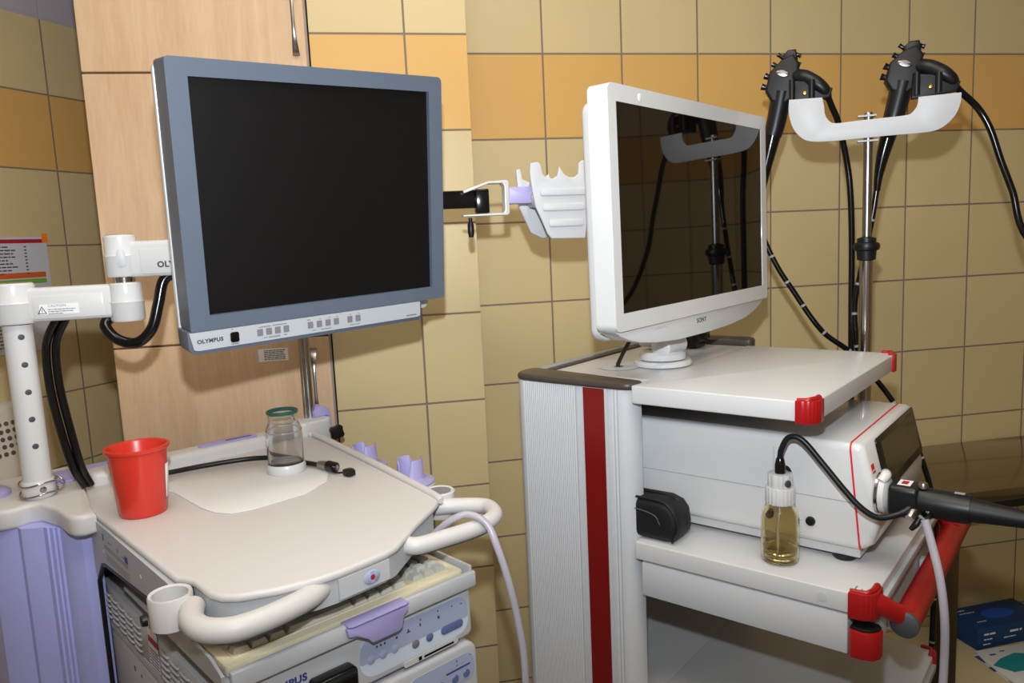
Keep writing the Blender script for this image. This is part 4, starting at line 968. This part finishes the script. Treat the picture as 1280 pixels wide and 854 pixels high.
for z in (.007, .024):
    tube('wire_ring', M['chrome'], cr, [(.026 * math.cos(a * PI / 8), .026 * math.sin(a * PI / 8), z + .002 * math.sin(a)) for a in range(17)], .0014, n=8)
dd = Vector((math.cos(la + 1.2), math.sin(la + 1.2), 0))
tube('wire_loop', M['chrome'], cr, [dd * .024 + Vector((0, 0, .026)), dd * .032 + Vector((0, 0, .028)), dd * .038 + Vector((0, 0, .018)), dd * .032 + Vector((0, 0, .008)), dd * .025 + Vector((0, 0, .008))], .0013, n=8)
bm = bm_new(); d = Vector((math.cos(la + .25), math.sin(la + .25), 0)); add_lathe(bm, [(0, .002), (.004, .0015), (.005, 0)], n=16, mtx=Matrix.Translation(d * .0236 + Vector((0, 0, .015))) @ d.to_track_quat('Z', 'Y').to_matrix().to_4x4()); obj('screw', bm, M['chrome'], cr)

zt = 1.0835 + .275
ar = bpy.data.objects.new('arm_root', None)
E1 = Vector((-.378, -.55, 0)) - Vector((PW.x, PW.y, 0))
def joint(nm, x, y, z0, z1, r, par, m=M['gloss_white'], top=None):
    j = lathe(nm, m, par, [(0, z0), (r - .002, z0), (r, z0 + .003), (r, (z0 + z1) / 2 - .002), (r + .001, (z0 + z1) / 2), (r - .0005, (z0 + z1) / 2 + .002), (r - .001, z1 - .003), (r - .004, z1), (0, z1)], (x, y, 0), n=40)
    if top: lathe('joint_cap', top, j, [(0, z1 + .0012), (r - .005, z1 + .001), (r - .004, z1)], (x, y, 0), n=32)
    return j
joint('base_joint', 0, 0, 0.002, .064, .031, ar, top=M['edge'])
tube('base_bearing', M['chrome'], ar, [(0, 0, -.004), (0, 0, .004)], .018, n=28, smooth=False)
def beam(nm, a, b, z0, z1, hw, par):
    v = (b - a); L = v.length; ang_ = math.atan2(v.y, v.x)
    bm = bm_new(); add_box(bm, 0.01, L - .01, -hw, hw, z0, z1, bev=.008, seg=3, mtx=Matrix.Translation(a) @ Matrix.Rotation(ang_, 4, 'Z'))
    add_box(bm, 0.03, L - .028, -hw - .0015, hw + .0015, z0 + .004, z1 - .012, bev=.003, seg=2, mtx=Matrix.Translation(a) @ Matrix.Rotation(ang_, 4, 'Z'))
    return obj(nm, bm, M['gloss_white'], par), Matrix.Translation(a) @ Matrix.Rotation(ang_, 4, 'Z')
a1_, am = beam('lower_arm', Vector((0, 0, 0)), E1, .003, .056, .017, ar)
joint('elbow_lower', E1.x, E1.y, -.004, .057, .0255, ar)
tube('elbow_bearing', M['chrome'], ar, [(E1.x, E1.y, .055), (E1.x, E1.y, .066)], .016, n=28, smooth=False)
ju = joint('elbow_upper', E1.x, E1.y, .066, .131, .0245, ar, top=M['edge'])
wl = print_rows('caution_label', M['label'], a1_, am @ at(.040, -.0188, 0, TY), [(0, .055, .014, .016)])
bm = bm_new(); add_prism(bm, [(.0, .0), (.013, .0), (.0065, .012)], 0, .0003, holes=[[(.0018, .001), (.0065, .0098), (.0112, .001)]], mtx=am @ at(.037, -.0189, .0155, TY)); obj('warning_triangle', bm, M['ink'], wl)
print_rows('warning_mark', M['ink'], wl, am @ at(.037, -.0189, .0155, TY), [(.0061, .0069, .0035, .004), (.0061, .0069, .0018, .0009)], th=.0003)
text('caution_lettering', 'CAUTION', .0052, M['inkgrey'], wl, am @ at(.052, -.0192, .0255, TY))
print_rows('print', M['inkgrey'], wl, am @ at(0, -.0192, 0, TY), words(.052, .090, .0212, .0012, rnd) + words(.052, .088, .0180, .0012, rnd) + words(.052, .072, .0148, .0012, rnd))
CO = Vector((-0.054, -0.65183953, 1.532))
OR = Vector((0.87614889, 0.48079437, 0.03463936)); OU = Vector((0.02852365, -0.12344401, 0.99194152)); OFw = Vector((-0.48119592, 0.86810042, 0.12186934))
mount = CO + OFw * .115; mtl = mount - Vector((PW.x, PW.y, zt))
a2_, am2 = beam('upper_arm', E1, Vector((mtl.x, mtl.y, 0)), .064, .121, .016, ar)
bm = bm_new(); v_ = OFw; m_ = mtx3(mtl, OR, OFw, OU); add_box(bm, -.045, .045, -.022, -.012, -.045, .045, bev=.003, mtx=m_); obj('mount_plate', bm, M['midgrey'], ar)
bm = bm_new(); add_box(bm, -.022, .022, -.013, .018, -.05, .03, bev=.006, mtx=m_); obj('tilt_block', bm, M['gloss_white'], ar)
text('maker_lettering', 'OLYMPUS', .0125, M['ink'], a2_, am2 @ at(.056, -.0180, .0785, TY), bold=.0005)
prism('elbow_badge', M['white2'], ju, rrect(-.006, .006, -.014, .014, .006), 0.0246, .0262, mtx=Matrix.Translation((E1.x, E1.y, .095)) @ Matrix.Rotation(math.radians(14), 4, 'Z') @ FY, bev=.0005)
def lift(o):
    for c in list(o.children):
        lift(c)
        if c.type == 'MESH': c.data.transform(Matrix.Translation((0, 0, .275)))
for o in [o for o in bpy.data.objects if o.parent == ar]:
    pass
arms = [o for o in bpy.data.objects if o.parent == ar]
lift(ar)
for o in arms: o.parent = ps
bpy.data.objects.remove(ar)
for nm, pts, r in (('arm_cable', [(-.400, -.548, 1.365), (-.41, -.56, 1.350), (-.394, -.565, 1.328), (-.365, -.568, 1.320), (-.341, -.566, 1.340), (-.329, -.560, 1.378), (-.319, -.554, 1.415), (-.300, -.55, 1.428)], .0085),):
    c_ = tube(nm, M['blackg'], None, [(p[0] + .38, p[1] + .55, p[2] - 1.36) for p in pts], r, n=16)
    place(c_, 'thick black cable looping between lower and upper swing arm', 'cable', l=(-.38, -.55, 1.36))
bd_ = thing('cable_bundle', 'pair of thick black cables descending beside the white perforated post', 'cable', l=(-.50, -.545, 1.09))
for dx, dy in ((0, 0), (.012, .006)):
    tube('cable', M['blackg'], bd_, [(.016 + dx, .003 + dy, .276), (.0 + dx, .0 + dy, .245), (-.006 + dx, dy, .215), (-.006 + dx, dy, .16), (.002 + dx, dy, .09), (.012 + dx * .8, .003 + dy, .03), (.024 + dx * .5, .01 + dy, -.004)], .0062, n=14)

om = thing('monitor', 'slate-blue framed square monitor with silver button strip above left trolley', 'monitor', mtx=mtx3(CO, OR, OFw, OU))
bm = bm_new(); add_prism(bm, rrect(-.2135, .2160, -.1805, .1840, (.002, .006, .008, .006)), 0.0, 0.046, holes=[rrect(-.1858, .1912, -.1598, .1602, .001, 2)], mtx=FYm)
bz_ = obj('bezel', bm, M['blue'], om, bev=.003, seg=3)
box('screen', M['screen_matte'], om, -.1857, .1911, 0.0075, 0.012, -.1597, .1601)
bm = bm_new(); add_prism(bm, rrect(-.2180, .1685, -.2140, -.1806, (.012, .008, .001, .001)), 0.002, 0.044, mtx=FYm, bev=.002); cn = obj('control_strip_base', bm, M['blue'], om)
sp_ = prism('control_strip', M['silver'], om, [(-.2165, -.1815)] + [(-.2120, -.2050), (-.209, -.2070), (-.204, -.2078)] + [(.158, -.2070), (.162, -.2060), (.1635, -.204), (.1640, -.1815)], -.0015, 0.0035, mtx=FYm)
text('maker_lettering', 'OLYMPUS', .0078, M['ink'], sp_, at(-.2070, -.0016, -.1975, TY), bold=.0003, sx=1.0)
bm = bm_new(); add_prism(bm, rrect(-.1605, -.1480, -.2025, -.1875, .003), -.0035, -.0012, mtx=FYm, bev=.0005); obj('power_button', bm, M['blackg'], sp_)
for x in (-.1165, -.1030, -.0895, -.0760, -.0370, -.0222, -.0075, .0068, .0305, .0450):
    b = bm_new(); add_prism(b, rrect(x - .0043, x + .0043, -.1990, -.1890, .0004, 1), -.0024, -.0012, mtx=FYm); obj('button', b, M['btngrey'], sp_)
rows = [(-.160, -.149, -.2058, .0014), (-.1175, -.100, -.1868, .0013), (-.097, -.075, -.1865, .0013), (-.042, -.037, -.1865, .0015), (-.022, -.019, -.1868, .001), (-.007, -.003, -.1868, .001), (.006, .010, -.1868, .001), (.030, .033, -.1868, .001), (.045, .048, -.1868, .001),
        (-.112, -.106, -.2035, .0012), (-.104, -.086, -.2038, .0016), (-.08, -.075, -.2035, .0012), (-.034, -.028, -.2035, .001), (-.020, -.002, -.2038, .0012), (.030, .048, -.2038, .001), (.136, .156, -.2035, .0022), (-.158, -.156, -.184, .0015), (.014, .0155, -.1835, .0015)]
print_rows('print', M['inkgrey'], sp_, at(0, -.0016, 0, TY), rows)
bm = bm_new(); add_prism(bm, rrect(-.2155, .2120, -.205, .180, .010), 0.046, 0.056, mtx=FYm, bev=.002); obj('rear_rim', bm, M['gloss_white'], om)
bm = bm_new(); add_prism(bm, rrect(-.175, .175, -.165, .145, .02), 0.056, 0.0925, mtx=FYm, bev=.012, seg=3); obj('back_cover', bm, M['white'], om)

# ---- infusion pole with endoscope cradle on left cart
iv = thing('accessory_pole', 'chrome pole at the rear corner of left trolley with lavender clamp', 'pole', OF, (.4597, .585, 1.02))
tube('pole', M['chrome'], iv, [(0, 0, -.89), (0, 0, .525)], .0095, n=28, smooth=False)
tube('pole_sleeve', M['chrome'], iv, [(-.012, -.006, -.2), (-.012, -.006, .5)], .005, n=20, smooth=False)
prism('clamp_body', M['tray'], iv, rrect(-.05, .03, -.045, .02, .02), .035, .088, bev=.006, seg=3, ang=50)
prism('clamp_arch', M['lav'], iv, [(.0, .088), (.0, .097), (.012, .110), (.028, .108), (.038, .092), (.040, .055), (.033, .055), (.030, .088)], -.02, .02, mtx=FY, bev=.003)
bm = bm_new(); pts = [((.016 if (i // 2) % 2 else .0125) * math.cos(2 * PI * i / 16), (.016 if (i // 2) % 2 else .0125) * math.sin(2 * PI * i / 16)) for i in range(16)]
add_prism(bm, pts, 0, .016, mtx=Matrix(((1, 0, 0, .020), (0, 0, -1, -.062), (0, 1, 0, .062), (0, 0, 0, 1))), bev=.003); obj('star_knob', bm, M['black'], iv)

HY = -.30
eh = thing('endoscope_cradle', 'white double-pronged endoscope cradle on a black bracket arm beside blue-framed monitor', 'bracket', l=(-.1327, -.45, 1.5312))
eh.scale = (.9026,) * 3
box('arm_link', M['blackg'], eh, -.016, .004, .006, .205, -.0165, .0175)
def hx_(x, y, z): return (x + .147, y - HY, z - 1.54)
box('bracket_arm', M['blackg'], eh, -.005, .372, -.008, .008, -.0175, .0185, bev=.002)
# c-shaped clamp
cl = prism('c_clamp', M['white'], eh, [(.347, .017), (.397, .034), (.436, .036), (.440, .032), (.440, -.030), (.436, -.034), (.345, -.034), (.345, -.031), (.428, -.029), (.431, -.024), (.431, .024), (.427, .030), (.400, .030), (.349, .012)][::-1], -.016, .018, mtx=FY, bev=.001)
box('friction_pad', M['blackg'], cl, .372, .400, -.014, .014, -.0285, .020, bev=.003)
lathe('thumb_screw', M['black'], cl, [(0, -.076), (.005, -.076), (.0068, -.066), (.0066, -.050), (.004, -.044), (.004, -.036), (0, -.036)], (.361, 0, 0), n=18)
prism('lavender_arm', M['lav'], eh, rrect(.4405, .500, -.012, .022, .003), -.012, .014, mtx=FY, bev=.002)
cr_ = [(.482, .066), (.498, .068), (.504, .062), (.507, .044), (.514, .036), (.528, .034), (.537, .040), (.540, .052), (.540, .060), (.546, .052), (.552, .042), (.562, .036), (.573, .036), (.581, .042), (.583, .064), (.590, .069), (.603, .068), (.609, .060), (.608, .030), (.603, .0), (.597, -.055), (.592, -.088), (.520, -.086), (.512, -.075), (.500, -.045), (.489, -.020), (.484, .010), (.480, .045)]
cd = prism('cradle_front', M['white2'], eh, cr_[::-1], .030, .038, mtx=FY, bev=.003, seg=3, ang=50)
for z0, x0, x1 in ((.000, .500, .597), (-.030, .504, .592), (-.062, .516, .588)):
    prism('finger_rib', M['white2'], cd, rrect(x0, x1, z0, z0 + .014, .005), .0375, .0415, mtx=FY, bev=.0015)
cb2 = [(.478, .060), (.488, .062), (.492, .040), (.51, .032), (.53, .034), (.548, .05), (.556, .034), (.57, .032), (.59, .04), (.592, .0), (.585, -.07), (.53, -.085), (.505, -.072), (.482, -.02)]
prism('cradle_floor', M['white2'], eh, [(.484, .0), (.495, .038), (.514, .030), (.535, .034), (.548, .040), (.562, .032), (.585, .036), (.604, .0), (.600, -.02), (.490, -.02)][::-1], -.030, .031, mtx=FY, bev=.003)
cbk = prism('cradle_back', M['white2'], eh, [(a - .012, b) for a, b in cb2[::-1]], -.038, -.030, mtx=FY, bev=.003)

# ---- things on the left tray
bk = thing('plastic_bucket', 'bright red plastic tub standing on the left trolley tray', 'bucket', l=(-.348, -.682, 1.0797))
lathe('tub', M['bucket'], bk, [(0, .002), (.0275, .002), (.029, .0), (.0315, .0005), (.033, .004), (.0405, .095), (.0435, .096), (.0445, .098), (.0440, .1015), (.0405, .1015), (.0388, .098), (.0310, .006), (0, .005)], n=64)
lab = lathe('side_label', M['label'], bk, [(.0352, .022), (.0392, .072)], n=64)
me = lab.data; b = bmesh.new(); b.from_mesh(me)
bmesh.ops.delete(b, geom=[f for f in b.faces if not (-14 < math.degrees(math.atan2(f.calc_center_median().y, f.calc_center_median().x)) < 62)], context='FACES')
r_ = bmesh.ops.extrude_face_region(b, geom=b.faces[:])
for v in [g for g in r_['geom'] if isinstance(g, bmesh.types.BMVert)]:
    k = Vector((v.co.x, v.co.y, 0)).normalized() * .0004; v.co += k
b.to_mesh(me); b.free()
pd_ = prism('absorbent_sheet', M['doily'], None, [(.095, .42), (.111, .380), (.112, .27), (.118, .235), (.132, .212), (.160, .203), (.200, .204), (.247, .205), (.30, .235), (.335, .29), (.33, .36), (.28, .43), (.20, .455), (.14, .452)], 0.0, .0018, bev=.0006)
pd_.data.transform(Matrix.Translation((-.2, -.33, 0)))
place(pd_, 'white paper sheet with rounded corners lying on left trolley tray', 'sheet', OF, (.2, .33, 1.0797))
jr = thing('glass_jar', 'clear glass jar with milky white foot ring on the paper sheet', 'jar', l=(-.157, -.543, 1.0818))
lathe('glass', M['glass'], jr, [(0, .011), (.026, .011), (.0285, .013), (.0295, .018), (.0300, .045), (.0300, .066), (.0285, .076), (.0245, .086), (.0240, .090), (.0248, .0925), (.0240, .095), (.0240, .100), (.0222, .100), (.0222, .090), (.0262, .076), (.0276, .066), (.0276, .020), (.0255, .0145), (0, .0135)], n=56)
lathe('rim', M['rimglass'], jr, [(.0222, .1000), (.0252, .1002), (.0266, .1025), (.0260, .1055), (.0238, .1065), (.0220, .105)], n=56, closed=True)
lathe('foot_ring', M['white'], jr, [(0, 0), (.0315, 0), (.0325, .003), (.032, .012), (.0300, .016), (.0302, .010), (.027, .0095), (0, .009)], n=48)
bm = bm_new()
for z in (.070,): add_lathe(bm, [(.0301, z), (.0307, z + .001), (.0301, z + .002)], n=48)
obj('bead', bm, M['glass'], jr)
hc = thing('black_cable', 'black cable with metal plug lying across the left trolley tray behind the jar', 'cable', OF, (.25, .40, 1.0835))
tube('cord', M['black'], hc, [(-.185, .070, .0075), (-.15, .078, .0065), (-.109, .075, .005), (-.06, .070, .0045), (0.0, .052, .0048), (.035, .028, .005), (.058, -.012, .005), (.068, -.062, .005), (.077, -.108, .006)], .0043, n=14)
tube('plug', M['nickel'], hc, [(.075, -.098, .007), (.0785, -.114, .0075), (.080, -.120, .0075)], [.0068, .0075, .0072], n=20, smooth=False)
tube('plug_nut', M['blackg'], hc, [(.080, -.119, .0075), (.083, -.137, .0075)], [.0092, .0088], n=12, smooth=False)
bm = bm_new(); add_tube(bm, [(.083, -.1365, .0075), (.0835, -.140, .0075)], .0045, n=16, smooth=False); obj('plug_pin', bm, M['chrome'], hc)
tube('tether', M['black'], hc, [(.083, -.122, .001), (.080, -.140, .0), (.084, -.152, .001), (.090, -.158, .003)], .0016, n=8)
box('dust_cap', M['black'], hc, .084, .100, -.170, -.156, -.003, .008, bev=.002)
box('dust_cap_ridge', M['black'], hc, .0855, .0985, -.1745, -.170, -.002, .007, bev=.001)

st_ = tube('suction_hose', M['tubeclear'], None, [(.318, .015, 1.02), (.322, -.020, 1.052), (.333, -.044, 1.074), (.352, -.060, 1.082), (.366, -.082, 1.070), (.368, -.100, 1.040), (.374, -.112, .995), (.384, -.118, .93), (.390, -.120, .86), (.392, -.115, .70), (.39, -.10, .5), (.37, -.02, .3)], .0050, n=18)
st_.data.transform(Matrix.Translation((-.36, .06, -1.05)))
place(st_, 'milky lavender suction hose draped over the right bull handle of left trolley', 'hose', OF, (.36, -.06, 1.05))
